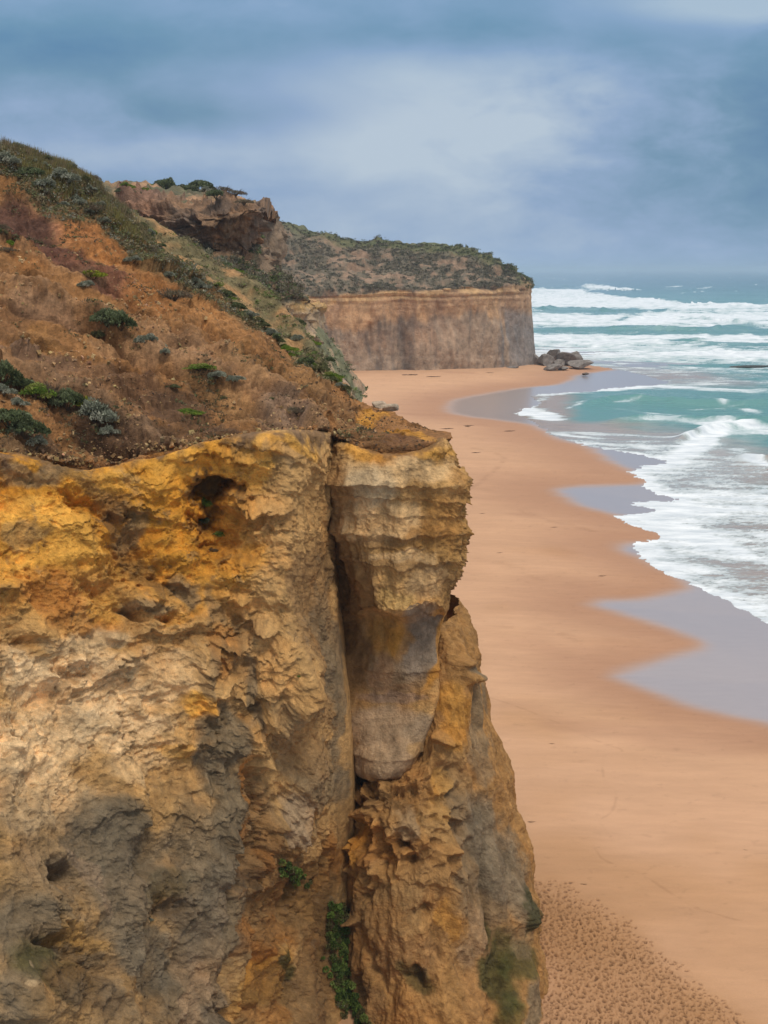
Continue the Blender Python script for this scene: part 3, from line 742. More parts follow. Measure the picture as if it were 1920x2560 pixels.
# colours of the wall
c = np.array(TAN) * np.ones(P.shape)
c = lerp(c, np.array(OCH), (sst(V + fbm(P, 5, 3, off=51) * 90, 1640, 1380) * sst(U, 700, 520))[..., None])
bl = [
 (80,1290,130,55,12,OCHB,.9),(190,1370,60,60,0,OCHB,.9),(300,1205,120,35,10,OCHB,.85),(60,1400,120,60,0,OCHB,.7),(200,1520,150,60,18,RUS,.45),(110,1480,90,60,30,RUS,.6),(280,1500,50,60,0,OCHB,.6),(620,1170,90,60,0,OCHB,.75),(480,1170,100,40,0,OCHB,.6),
 (600,1400,90,60,0,OCH,.6),(420,1360,60,60,0,OCH,.7),(440,1540,60,20,0,OCH,.5),(700,1110,60,20,0,OCHB,.8),
 (200,1700,190,80,5,CREAM,.9),(70,1850,160,100,0,CREAM,.85),(300,1800,130,70,0,CREAM,.8),(100,1990,160,90,0,CREAM,.7),(420,1690,80,60,0,CREAM,.5),(370,1900,110,60,0,CREAM,.45),(230,1600,110,30,0,PALE,.6),(230,1790,60,40,0,PALE,.6),
 (500,1765,42,40,20,OCHB,.9),(470,1900,60,30,0,OCHB,.5),(560,1640,50,60,0,RUS,.6),(620,1620,40,90,0,WBR,.6),
 (310,1320,40,110,-30,BRN,.6),(250,1250,26,80,-40,BRN,.7),(400,1440,60,22,35,DRK,.5),(345,1330,50,40,0,GRY,.6),(80,1180,110,30,5,GRY,.75),(180,1180,60,22,0,DRK,.45),(60,1330,50,26,0,GRY,.5),(460,1480,24,50,-20,GRYB,.7),(540,1530,30,60,-30,GRYB,.5),(360,1510,50,30,20,GRY,.7),
 (640,1720,22,90,-5,GRYB,.75),(570,1880,50,120,-8,GRYB,.95),(520,1700,20,60,0,GRYB,.5),
 (280,2050,100,60,28,GRYB,.95),(300,2110,110,80,0,GRY,.8),(330,2230,90,130,0,GRY,.7),(600,2060,90,130,0,GRY,.95),(500,2120,90,140,0,GRY,.55),(560,2300,100,160,5,GRY,.8),(540,2440,60,120,0,MAU,.75),(540,2300,40,90,0,MAU,.5),
 (90,2330,110,110,20,GRY,.85),(140,2420,140,60,25,GRN,.75),(30,2480,60,80,0,GRY,.7),(210,2460,120,60,30,BRN,.8),(230,2370,70,30,25,DRK,.5),(380,2400,60,120,-20,GRYB,.8),(430,2520,60,80,-10,GRYB,.6),(160,2176,46,26,0,BRN,.9),(440,2260,60,50,20,BRN,.85),(420,2230,50,50,0,GRN,.45),
 (240,2170,26,60,-35,PINK,.95),(280,2220,20,60,-35,PINK,.8),(200,2290,70,40,0,TAN,.7),(220,2330,80,24,10,OCHB,.55),(490,2440,40,60,0,PINK,.6),(560,2540,60,70,0,MAU,.9),(480,2540,30,60,0,PINK,.7),(60,2450,14,14,0,PALE,.6),(80,2400,9,12,0,PALE,.6),(110,2530,60,40,0,TAN,.8),
 (330,2450,20,40,10,OCH,.6),
 (760,1300,60,160,0,TAN,.7),(730,1250,50,120,0,TAN,.5),(780,1500,50,180,0,WBR,.9),(800,1680,50,160,0,WBR,.9),(840,1750,26,220,-4,GRY,.8),(800,1550,20,120,0,GRY,.4),(700,1600,50,160,0,TAN,.6),(715,1830,40,110,0,GRY,.55),(790,1950,70,70,0,GRY,.75),(760,1880,60,40,0,WBR,.6),
 (735,2030,34,70,-15,(0.42,0.31,0.20),.9),(700,2180,60,110,0,(0.25,0.135,0.05),.8),(650,2150,40,200,0,(0.32,0.18,0.07),.8),(640,2050,12,160,0,RUS,.7),(760,2240,60,90,0,(0.27,0.15,0.055),.9),(820,2350,60,220,0,(0.30,0.17,0.062),.8),(680,2350,60,60,0,RUS,.8),(720,2310,60,60,0,WBR,.5),(690,2450,50,60,0,OCH,.7),(660,2500,30,50,0,OCHB,.4),(720,2480,60,60,0,BRN,.6),(800,2440,50,120,0,WBR,.8),(790,2540,60,60,0,WBR,.8),(700,2540,60,30,0,RUS,.5),
 (830,2160,30,70,0,RUS,.6),(838,2300,20,140,0,BRN,.9),(735,2440,18,30,0,GRN,.8),(640,2200,14,60,0,DRK,.6),(605,2560,60,20,0,DRK,.7),
]
c = tint(U, V, c, bl, P, 0.75)
c = rock_colour(P, h, U, V, c)
hh = hc1 * 0.8 + hc2 * 0.8 + b_ * 0.4
crust = np.clip(sst(hh + fbm(P, 0.8, 3, off=61) * 0.3, 0.25, 0.55) + 0.9 * lip2 + 0.7 * lip1 + 0.5 * lip3, 0, 1) * rough * sst(fbm(P, 2.5, 4, off=63), -0.2, 0.3)
c = lerp(c, np.array([0.17, 0.115, 0.058]), (crust * 0.7)[..., None])
smoothp = sst(-hh, 0.0, 0.45) * rough
c = lerp(c, c * np.array([1.25, 1.15, 1.0]), (smoothp * 0.5)[..., None])
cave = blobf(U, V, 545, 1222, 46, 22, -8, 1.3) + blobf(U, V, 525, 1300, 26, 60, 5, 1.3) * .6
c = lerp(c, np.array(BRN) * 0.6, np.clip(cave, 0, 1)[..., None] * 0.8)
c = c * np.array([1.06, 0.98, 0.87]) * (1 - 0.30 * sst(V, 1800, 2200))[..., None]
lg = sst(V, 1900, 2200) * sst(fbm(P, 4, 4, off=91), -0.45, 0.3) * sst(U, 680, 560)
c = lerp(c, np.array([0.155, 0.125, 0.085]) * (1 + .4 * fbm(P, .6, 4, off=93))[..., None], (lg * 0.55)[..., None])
ecl = np.interp(U, [-260, 0, 200, 400, 560, 700, 830], [1120, 1132, 1174, 1142, 1096, 1084, 1086])
soil = sst(V - ecl - 6 + (fbm(P, 1.6, 4, 0.6, off=81) + 0.15) * 70, 26, -14)
soilc = np.array([0.155, 0.092, 0.05]) * (1 + 0.5 * fbm(P, 0.5, 4, off=83))[..., None]
c = lerp(c, soilc, (soil * 0.9)[..., None])
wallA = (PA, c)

# ---------------- pillar (the leaning block right of the crack)
def back(r, j, d): return W(*r[j]) + np.array(d)
pil = [
 [(836,1098,64.2),(862,1098,62.8),(960,1120,62.4),(1060,1120,62.2),(1126,1096,63)],
 [(834,1120,63.6),(862,1115,62),(960,1140,61),(1060,1140,61),(1134,1104,62)],
 [(832,1165,63.8),(862,1160,61.6),(965,1165,60.6),(1062,1165,60.8),(1142,1155,62)],
 [(830,1212,64.6),(862,1212,61.6),(970,1212,60.4),(1084,1212,60.6),(1174,1212,62)],
 [(826,1300,66.5),(862,1290,62),(972,1290,60.6),(1084,1290,60.8),(1162,1290,62.2)],
 [(826,1400,68),(892,1390,61.6),(984,1390,60.6),(1086,1390,60.9),(1164,1390,62.2)],
 [(836,1500,68.5),(926,1490,61.3),(1000,1500,60.5),(1090,1480,61),(1146,1480,62.2)],
 [(840,1530,68.5),(936,1524,61.2),(1010,1532,60.2),(1084,1512,60.9),(1124,1524,62.2)],
 [(842,1548,68.5),(930,1546,64.0),(1004,1552,63.3),(1078,1536,63.4),(1114,1556,63.8)],
 [(850,1650,65.4),(918,1640,64.2),(990,1640,63.5),(1060,1640,63.6),(1096,1640,64)],
 [(864,1760,64.9),(912,1750,64.1),(984,1760,63.6),(1052,1750,63.6),(1088,1740,63.5)],
 [(874,1850,64.5),(908,1840,63.2),(968,1850,62.6),(1034,1830,62.7),(1074,1820,63.3)],
 [(880,1925,64.3),(904,1915,62.8),(955,1925,61.9),(1015,1900,62.1),(1066,1862,63.0)],
 [(882,1945,67.5),(902,1940,63.6),(955,1948,62.6),(1010,1930,62.8),(1058,1886,63.6)],
 [(884,1960,69),(904,1965,67),(955,1975,66),(1010,1960,66),(1050,1920,67)],
]
rows = []
for r in pil:
    r = [r[0], (r[1][0] - (14 if r[1][1] < 1250 else 0), r[1][1], r[1][2]), r[2], (r[3][0] - 8, r[3][1], r[3][2]), (r[4][0] - (20 if r[4][1] < 1500 else 4), r[4][1], r[4][2])]
    p4 = W(*r[4]); dz_ = -2.5 if r[4][1] < 1180 else 0
    rows.append([W(*r[0]) + np.array([0.6, 8, 0])] + [W(*x) for x in r] + [p4 + np.array([-0.2, 4, dz_]), p4 + np.array([-2.5, 14, dz_ * 3])])
N_ = np.array(rows)
P = dense(N_, 1.9, colmul=[.6, 1.4, 1, 1, 1, 1.5, .5], lo=8)
U, V = proj(P); Nn = normals(P)
mid = Nn[:, Nn.shape[1] // 2, 1].mean()
if mid > 0: Nn = -Nn
upz = sst(V, 1548, 1520)
bedz = P[..., 2] + fbm(P, 5, 2, off=301) * 0.25
# scalloped beds: a lip under each concave band
def lips(z, edges):
    o = 0
    for e_, am, wd in edges:
        t = (z - e_)
        o = o + am * np.where(t > 0, np.exp(-t / wd), np.exp(t / (wd * 0.26)))
    return o
ez = lambda v: 45 - 60.6 * math.tan(math.atan((v - 1280) / FPX) + PITCH)
vary = 0.65 + 0.6 * fbm(P, 2.2, 3, off=303)
h = upz * lips(bedz, [(ez(1208), 0.75, 0.9), (ez(1246), 0.30, 0.5), (ez(1290), 0.22, 0.5), (ez(1338), 0.45, 0.8), (ez(1368), 0.2, 0.5), (ez(1412), 0.42, 0.8), (ez(1462), 0.15, 0.5), (ez(1130), 0.4, 0.6)]) * vary
h += (1 - upz) * lips(bedz, [(ez(1716), 0.22, 0.8), (ez(1930), 0.25, 0.5)]) * vary
h += upz * ((ridged(P, 0.9, 3, off=305, sz=0.8) + 0.3) * 0.20 + (ridged(P, 0.3, 2, off=307) + 0.3) * 0.10 + fbm(P, 1.1, 4, off=309, sz=0.22) * 0.42)
h += (1 - upz) * (fbm(P, 1.6, 3, off=311, sz=0.4) * 0.25 + (ridged(P, 0.4, 3, off=313) + 0.3) * 0.07)
h += fbm(P, 4, 2, off=315) * 0.35
tips = sst(U, 1090, 1150)
h += tips * upz * (np.maximum(0, ridged(P, 0.5, 2, off=317) + 0.22)) * 1.1
topc = sst(V, 1185, 1120)
h += topc * (fbm(P, 0.5, 4, 0.65, off=321) * 0.35 + (ridged(P, 0.35, 2, off=323) + .3) * 0.25)
h *= 0.30 + 0.70 * sst(V - np.interp(U, [830, 870, 960, 1060, 1120, 1160], [1090, 1110, 1142, 1138, 1104, 1096]), -8, 34)
h = np.clip(h, -1, 1.9)
PB = displace(P, Nn, h, 0.35)
c = np.array(TAN) * np.ones(P.shape)
bl = [(960,1130,120,22,0,OCH,.7),(1060,1130,80,20,0,OCHB,.6),(980,1150,60,16,0,RUS,.5),(930,1215,70,60,0,(0.50,0.40,0.27),.8),(1040,1180,90,30,0,CREAM,.55),(900,1260,50,40,0,PALE,.5),(960,1300,110,50,0,CREAM,.5),(1100,1340,60,120,0,(0.36,0.20,0.06),.6),
      (1060,1350,120,26,0,(0.30,0.165,0.055),.75),(960,1345,100,16,0,WBR,.6),(1010,1405,130,16,0,WBR,.8),(1000,1385,90,14,0,CREAM,.4),(1000,1460,100,36,0,TAN,.9),(990,1500,60,26,0,(0.50,0.33,0.13),.8),(1080,1450,60,50,0,(0.42,0.31,0.19),.5),
      (1130,1480,24,60,0,(0.30,0.17,0.06),.7),(880,1450,60,100,0,WBR,.8),(860,1300,30,200,0,WBR,.7),
      (980,1650,120,90,0,MAU,.95),(1050,1600,60,90,20,(0.27,0.22,0.175),.95),(960,1590,40,60,10,(0.42,0.25,0.08),.9),(990,1600,26,50,0,OCH,.5),(880,1640,50,110,0,BRN,.85),(1095,1620,16,100,12,OCH,.75),(960,1690,30,60,0,(0.34,0.21,0.12),.6),
      (940,1760,70,36,0,WBR,.6),(985,1740,90,20,0,(0.28,0.20,0.155),.8),(970,1820,110,60,0,(0.33,0.235,0.155),.95),(1050,1840,40,60,0,(0.38,0.29,0.20),.7),(950,1900,110,50,0,(0.40,0.285,0.185),.95),(1060,1880,30,30,0,TAN,.6)]
c = tint(U, V, c, bl, P, 0.45)
c = rock_colour(P, h, U, V, c, 0.5, 40)
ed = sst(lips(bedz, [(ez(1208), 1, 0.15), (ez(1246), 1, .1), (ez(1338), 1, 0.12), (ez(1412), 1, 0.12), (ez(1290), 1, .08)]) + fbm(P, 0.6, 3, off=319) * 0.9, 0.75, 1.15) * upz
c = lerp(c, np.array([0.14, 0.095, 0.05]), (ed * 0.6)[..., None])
ecl = np.interp(U, [830, 870, 960, 1060, 1120, 1160], [1090, 1110, 1142, 1138, 1104, 1096])
soil = sst(V - ecl + (fbm(P, 1.2, 4, 0.6, off=85) + 0.1) * 50, 16, -12)
c = lerp(c, np.array([0.20, 0.115, 0.055]) * (1 + 0.5 * fbm(P, 0.5, 4, off=87))[..., None], (soil * 0.85)[..., None])
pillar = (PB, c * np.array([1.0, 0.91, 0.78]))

# ---------------- lower mass under the pillar, down to the beach
lowr = [
 [(862,1900,70),(955,1850,69),(1046,1600,67.8),(1080,1570,67),(1106,1556,66.6)],
 [(862,1930,68),(952,1935,66),(1048,1750,66.2),(1088,1640,65.7),(1120,1592,66)],
 [(862,1965,64.2),(950,1962,62.2),(1050,1905,62.4),(1118,1740,64),(1172,1690,65.5)],
 [(864,2020,63.4),(955,2020,61),(1058,2000,61.2),(1140,1920,63),(1206,1900,65)],
 [(864,2110,62.8),(958,2110,60.2),(1068,2100,59.9),(1160,2080,62),(1262,2080,64.6)],
 [(858,2210,62.2),(962,2210,59.6),(1080,2200,59.2),(1178,2190,61.2),(1292,2185,64)],
 [(852,2330,61.6),(968,2330,59),(1090,2330,58.7),(1196,2330,60.6),(1322,2305,63.4)],
 [(856,2440,61),(975,2440,58.4),(1100,2440,58),(1215,2440,59.6),(1328,2430,60.8)],
 [(884,2560,59.4),(990,2560,57),(1110,2560,56.7),(1236,2560,57.8),(1354,2560,59.2)],
 [('z',890,59,-1.5),('z',1000,56.6,-1.5),('z',1120,55.6,-1.5),('z',1256,56.8,-1.5),('z',1392,57.2,-1.5)],
]
rows = []
for r in lowr:
    pts = [(W(e[1], vz(e[2], e[3]), e[2]) if e[0] == 'z' else W(*e)) for e in r]
    rows.append([pts[0] + np.array([-1.2, 7, 0])] + pts + [pts[4] + np.array([1.0, 5, 0]), pts[4] + np.array([-1.0, 16, 0])])
N_ = np.array(rows)
P = dense(N_, 1.9, colmul=[.5, 1, 1, 1, 1, 1.5, .5], lo=8)
U, V = proj(P); Nn = normals(P)
if Nn[:, Nn.shape[1] // 2, 1].mean() > 0: Nn = -Nn
WRP = [id(U), fbm(P, 0.9, 4, 0.6, off=47) * 40, fbm(P, 0.9, 4, 0.6, off=48) * 40]
pit = sst(U, 1200, 1110) * sst(V, 2260, 2150) * sst(V, 1900, 1960)
h = fbm(P, 5, 3, off=401) * 0.55
h += pit * ((ridged(P, 1.9, 2, off=403) + 0.3) * 1.5 + (ridged(P, 0.8, 2, off=405) + 0.3) * 0.5)
fl = fbm(P, 1.8, 4, off=407, sz=0.25)
h += (1 - pit) * (fl * 0.55 + (ridged(P, 0.8, 3, off=409, sz=0.4) + 0.3) * 0.22)
h += (ridged(P, 0.35, 2, off=411) + 0.3) * 0.08
h += fbm(P, 0.5, 3, off=412, sz=0.4) * 0.08
for (u, v, ru, rv, rot, am) in [(1165,1690,16,12,0,.9),(1150,1660,20,10,0,.6),(1105,1845,22,10,10,1.2),(1120,1900,20,30,0,.5),(1010,1960,60,10,0,.8),(1135,2040,16,12,0,1.1),(1112,2120,12,10,0,.6),(1100,2200,8,60,6,.5),(1310,2290,24,40,5,.8),(1135,2230,16,60,0,.5),(1000,2060,60,16,0,.5),(880,2300,16,10,0,.9)]:
    h += blobf(U, V, u, v, ru, rv, rot) * am
for (u, v, ru, rv, rot, am) in [(1010,2110,24,12,10,1.6),(875,2015,16,14,0,1.4),(1020,2150,30,16,0,.7),(930,2100,30,40,0,.8),(925,1990,40,20,0,.6),(1060,1980,20,40,0,.5),(910,2245,14,18,0,.9),(1060,2280,24,18,0,.8),(1035,2450,40,22,35,1.1),(890,2470,16,40,-10,.9),(1216,2320,8,40,0,1.2),(1215,2200,6,120,0,.5),(1230,2480,20,120,8,.6),(930,2420,10,60,-20,.6)]:
    h -= blobf(U, V, u, v, ru, rv, rot, 1.2) * am
h = np.clip(h, -2, 1.6)
PC = displace(P, Nn, h, 0.3)
c = np.array((0.35, 0.20, 0.075)) * np.ones(P.shape)
bl = [(1180,2150,60,260,-12,GRY,.75),(1250,2150,60,180,-18,(0.20,0.165,0.115),.9),(1150,1900,40,90,0,(0.36,0.22,0.09),.7),(1130,1790,40,90,0,OCH,.55),(1200,1880,30,80,-10,(0.27,0.20,0.12),.8),(1100,2000,30,60,0,OCHB,.4),
      (1010,2060,36,60,0,(0.36,0.27,0.165),.6),(950,2000,70,30,0,BRN,.7),(930,2110,60,50,0,RUS,.5),(1080,2050,40,60,0,(0.38,0.24,0.10),.6),(1060,2200,60,60,0,(0.33,0.2,0.085),.6),(980,2280,100,80,0,(0.30,0.195,0.09),.6),
      (1010,2400,100,60,0,(0.33,0.195,0.085),.7),(1200,2400,70,90,0,WBR,.6),(1180,2350,30,90,0,MAU,.6),(1200,2500,60,60,0,(0.34,0.19,0.075),.8),(1040,2450,50,30,35,GRN,.6),(1050,2440,26,20,0,DRK,.5),
      (1310,2270,24,60,0,(0.05,0.05,0.02),.9),(1250,2450,40,110,0,GRN,.85),(1300,2400,40,60,0,GRN,.8),(1260,2540,40,60,0,GRN,.7),(1330,2520,30,80,0,GRY,.9),(1290,2350,40,40,0,(0.2,0.15,0.09),.6),(1215,2340,14,30,0,GRN,.7),
      (890,2100,30,60,0,OCH,.5),(880,2450,30,90,0,BRN,.8),(900,2520,40,60,0,WBR,.6),(870,2290,30,60,0,BRN,.8),(1120,2300,20,60,0,OCH,.4),(1190,1760,20,60,0,GRY,.8),(1168,1680,20,20,0,GRYB,.9)]
c = tint(U, V, c, bl, P, 0.5)
c = rock_colour(P, h, U, V, c, 0.45, 80)
lower = (PC, c * np.array([0.95, 0.86, 0.76]))

def join_obj(name, parts, mat, **props):
    Vs, Fs, Cs = [], [], []; b = 0
    for PP, cc in parts:
        R_, C_ = PP.shape[:2]
        Vs.append(PP.reshape(-1, 3)); Fs.append(grid_faces(R_, C_, False, b)); Cs.append(np.clip(cc, 0.01, 0.9).reshape(-1, 3)); b += R_ * C_
    me = raw_mesh(name, np.concatenate(Vs), np.concatenate(Fs), {'Col': np.concatenate(Cs)}, mat=mat)
    return add_obj(name, me, **props)
join_obj('near_cliff', [wallA, lower], M_ROCK, kind='structure')
join_obj('cliff_pillar', [pillar], M_ROCK, kind='structure')

# ---------------- earth slope above the near cliff
rowsS = [
 [W(-300,1150,53)+[0,3,-1.2], W(0,1165,54)+[0,3,-1.2], W(200,1200,56)+[0,3,-1.2], W(400,1165,57)+[0,3,-1.2], W(560,1125,57.5)+[0,3,-1.2], W(700,1110,58)+[0,3,-1.2], W(828,1115,61)+[0,3,-1.2], W(900,1140,61.5)+[0,3,-1.2], W(980,1158,61.5)+[0,3,-1.2], W(1060,1150,62)+[0,2.5,-1], W(1118,1116,63)+[0,2,-.5]],
 [(-300,1126,52.9),(0,1138,54.5),(200,1179,56.5),(400,1148,57.5),(560,1103,58.0),(700,1090,58.1),(828,1089,61.5),(900,1128,61.7),(980,1138,61.5),(1060,1128,61.8),(1129,1101,62.6)],
 [(-300,1060,53.4),(0,1085,55.4),(200,1120,57.4),(380,1080,58.4),(545,1050,59.2),(690,1055,59.6),(825,1064,61.4),(905,1090,61.8),(985,1108,61.6),(1064,1106,61.8),(1132,1094,62.2)],
 [(-300,880,60),(0,900,62),(180,930,63.5),(350,925,64.5),(520,940,65.5),(675,980,65.5),(815,1010,65),(905,1050,64.4),(990,1080,63.6),(1068,1094,62.8),(1131,1091,62.8)],
 [(-300,640,71),(0,660,72),(160,690,73),(330,720,73.5),(490,780,74),(650,860,73.6),(790,945,71),(895,1010,68.5),(990,1055,66),(1068,1082,64.2),(1130,1088,63.4)],
 [(-300,430,79),(0,480,80),(140,530,80),(290,590,81),(430,660,80.5),(590,770,79.5),(745,890,77),(870,978,73),(972,1035,69),(1064,1072,66),(1128,1084,64.4)],
 [(-300,190,86),(0,352,86),(125,405,87),(250,470,87.5),(390,610,86),(560,728,84.5),(712,852,81),(848,963,76),(958,1029,71.5),(1058,1066,67.4),(1126,1083,65.4)],
]
rb = [W(*e) if not isinstance(e, np.ndarray) else e for e in rowsS[-1]]
rowsS.append([p + np.array([(p[0] / p[1]) * 6 - (1.2 if i > 7 else 0), 6, -3.0 - (1.5 if i > 7 else 0)]) for i, p in enumerate(rb)])
rowsS.append([p + np.array([(p[0] / p[1]) * 20 - (4 if i > 7 else 0), 20, -16.0]) for i, p in enumerate(rb)])
N_ = net(rowsS)
P = dense(N_, 2.0, colmul=[.4] + [1] * 9, rowmul=[.7, 1, 1, 1, 1, 1, .5, .3], lo=6)
U, V = proj(P); Nn = normals(P)
if Nn[..., 2].mean() < 0: Nn = -Nn
u0, v0 = U.copy(), V.copy()
h = fbm(P, 12, 3, off=501) * 0.55 + fbm(P, 4, 3, off=503) * 0.26
# gullies run down the slope (towards lower right)
ga = P[..., 0] * 0.55 + P[..., 1] * 0.35
gq = np.stack([P[..., 0] * 0.30 - P[..., 2] * 1.0 - P[..., 0] * 0.0, P[..., 0] * 0.06, P[..., 1] * 0.05], -1)
h += (ridged(gq, 2.2, 3, off=505) + 0.3) * 0.55
h += (ridged(gq, 0.8, 2, off=507) + 0.3) * 0.20
ledge = sst(fbm(P, 6, 3, off=509), 0.05, 0.35)
a_, b_ = strata(P, 5.0, 0.9, 0.4)
s1, sl1, _m = ledges(P, 1.5, 61.0, 1.6, 4.0, 0.10, 2.2)
s2, sl2, _m = ledges(P, 0.55, 67.0, 1.8, 1.8, 0.12, 2.2)
h += (s1 - 0.3) * 0.75 * (0.4 + ledge) + (s2 - 0.3) * 0.30 * (0.5 + ledge)
h += (ridged(gq, 5.5, 2, off=508) + 0.3) * 1.1
h += (ridged(P, 1.6, 3, 0.6, off=510) + 0.3) * 0.42 * (0.35 + sst(fbm(P, 7, 3, off=514), -0.1, 0.4))
h += (ridged(P, 0.7, 3, 0.6, off=511) + 0.3) * 0.24 * (0.5 + sst(fbm(P, 5, 3, off=513), -0.2, 0.4))
h += fbm(P, 0.3, 3, 0.6, off=515) * 0.10
edge = sst(v0, 1030, 1110)
h += blobf(u0, v0, 700, 1092, 90, 12, 0) * 0.4 + blobf(u0, v0, 880, 980, 60, 200, -40) * 0.0
for (u, v, ru, rv, rot, am) in [(330,766,60,5,3,.9),(440,770,30,5,-10,.5),(150,640,60,14,25,.6),(100,560,80,30,35,.5),(720,985,60,8,30,.7),(760,1040,60,10,40,.5),(240,800,90,12,30,.5),(520,800,8,20,10,.6),(120,850,60,6,5,.5),(440,850,50,6,10,.6),(832,1085,5,40,0,1.2),(220,1010,100,20,30,.5)]:
    h -= blobf(u0, v0, u, v, ru, rv, rot, 1.2) * am
for (u, v, ru, rv, rot, am) in [(240,790,70,16,30,.6),(620,900,160,22,32,.5),(780,980,60,40,20,.5),(170,470,60,30,30,.3),(470,820,60,20,10,.4),(130,800,80,12,25,.5),(640,1010,120,16,28,.4)]:
    h += blobf(u0, v0, u, v, ru, rv, rot) * am
WRP = [id(u0), fbm(P, 1.8, 4, 0.6, off=549) * 40, fbm(P, 1.8, 4, 0.6, off=550) * 40]
GRV = [([(0,930),(110,985),(200,1060),(330,1120)],14,.7),([(300,880),(420,905),(520,950),(620,985),(720,1045),(800,1080)],12,.8),([(0,740),(120,770),(230,800),(330,860)],10,.7),([(470,800),(600,850),(720,930),(820,1010),(900,1080)],9,.55),
       ([(560,1000),(640,1020),(700,1060)],9,.5),([(0,1060),(90,1110),(180,1160)],9,.5),([(120,640),(260,700),(400,790),(470,850)],9,.5),([(640,960),(760,990),(830,1060)],8,.5),([(820,985),(930,1040),(1010,1090)],7,.4)]
RDG = [([(0,880),(150,930),(300,1010),(420,1090)],20,.5),([(380,860),(520,900),(640,950),(760,1020),(822,1075)],16,.7),([(250,770),(420,830),(560,880),(700,960),(830,1050)],16,.5),([(0,690),(140,730),(260,790)],14,.5),([(660,990),(700,1025),(730,1060)],12,.6),([(0,600),(120,650),(260,690)],14,.4)]
gsum = 0; rsum = 0
for pts, wd, am in GRV: q = linef(u0, v0, pts, wd); h -= q * am; gsum = np.maximum(gsum, q)
for pts, wd, am in RDG: q = linef(u0, v0, pts, wd); h += q * am; rsum = np.maximum(rsum, q)
h *= sst(u0, 1090, 820) * 0.82 + 0.18
PS_ = P + Nn * h[..., None]
SO_OR = (0.45, 0.215, 0.075); SO_SA = (0.42, 0.265, 0.125); SO_BR = (0.145, 0.085, 0.05); SO_RD = (0.24, 0.115, 0.07); SO_LT = (0.44, 0.29, 0.175); SO_GY = (0.26, 0.19, 0.15); SO_PK = (0.48, 0.25, 0.15)
c = np.array((0.36, 0.20, 0.085)) * np.ones(P.shape)
bl = [(160,520,110,50,35,SO_PK,.9),(130,490,60,30,40,SO_PK,.7),(230,580,90,40,30,SO_OR,.8),(330,600,90,60,30,SO_OR,.7),(70,560,110,62,38,(0.12,0.065,0.05),.98),(170,630,170,40,24,(0.18,0.09,0.068),.95),(260,670,110,26,28,SO_RD,.8),(60,640,70,30,20,SO_OR,.5),
      (420,740,120,50,20,SO_OR,.7),(560,800,120,40,35,(0.46,0.25,0.10),.8),(120,760,110,40,22,SO_GY,.5),(60,720,90,20,20,SO_LT,.4),(250,830,120,24,20,(0.42,0.24,0.10),.6),(90,830,120,18,20,(0.42,0.24,0.09),.5),(40,790,60,40,0,SO_BR,.6),
      (330,860,100,26,15,SO_LT,.5),(100,870,120,24,12,SO_GY,.7),(480,880,130,30,15,SO_LT,.5),(200,910,120,40,20,(0.24,0.15,0.09),.7),(360,950,120,40,20,(0.19,0.115,0.07),.8),(180,980,160,50,25,(0.17,0.105,0.06),.8),
      (330,1050,170,50,10,(0.12,0.075,0.045),.92),(480,1000,110,50,25,(0.13,0.08,0.048),.85),(560,1060,70,26,15,(0.16,0.10,0.06),.8),(120,1090,90,30,20,(0.12,0.08,0.05),.8),(60,1120,90,26,8,GRY,.6),(230,1130,90,20,10,(0.13,0.09,0.055),.8),
      (560,960,120,26,30,SO_SA,.7),(640,900,110,40,35,(0.40,0.24,0.105),.8),(720,1010,70,30,30,SO_GY,.85),(690,1030,60,26,30,(0.36,0.27,0.20),.6),(760,940,80,40,35,(0.36,0.22,0.10),.8),(840,1010,80,40,40,(0.27,0.165,0.08),.85),(800,1050,60,30,0,(0.24,0.15,0.075),.8),
      (930,1085,90,26,28,(0.22,0.13,0.062),.85),(1010,1110,60,22,10,(0.22,0.12,0.06),.8),(965,1052,80,16,28,OCHB,1.),(1055,1080,70,13,18,OCHB,1.),(1000,1060,60,8,22,OCH,.7),(1100,1092,40,12,10,(0.46,0.26,0.08),.8),
      (700,1095,80,8,0,OCHB,.6),(600,1095,60,8,0,OCH,.7),(400,1140,60,8,0,OCH,.4)]
c = tint(u0, v0, c, bl, P, 0.55, 4)
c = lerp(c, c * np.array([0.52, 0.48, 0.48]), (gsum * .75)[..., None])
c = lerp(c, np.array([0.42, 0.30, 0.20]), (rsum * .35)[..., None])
vg = fbm(P, 3.0, 4, off=531)
topz = sst(v0 - np.interp(u0, [-300, 0, 120, 250, 330, 450, 560, 700, 850], [330, 440, 520, 560, 640, 700, 750, 850, 950]) + vg * 40, 12, -22)
c = lerp(c, np.array([0.20, 0.16, 0.085]), (topz * 0.75)[..., None])
a = fbm(P, 2.0, 5, 0.6, off=521); b = fbm(P, 0.5, 4, 0.65, off=523); s = fbm(gq, 1.6, 4, off=525)
c = c * (1 + 0.30 * a + 0.36 * b + 0.3 * s)[..., None]
st = fbm(P, 0.22, 3, 0.7, off=527)
c = lerp(c, np.array([0.46, 0.33, 0.18]), (sst(st + a * 0.3, 0.45, 0.7) * 0.4)[..., None])
c = np.clip(c, 0.02, 0.7)
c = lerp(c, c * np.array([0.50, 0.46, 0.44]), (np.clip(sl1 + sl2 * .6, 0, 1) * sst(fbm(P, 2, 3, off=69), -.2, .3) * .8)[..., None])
c = c * np.array([0.77, 0.66, 0.56])
slope_grid = PS_
join_obj('earth_slope', [(PS_, c)], M_SOIL, kind='structure')
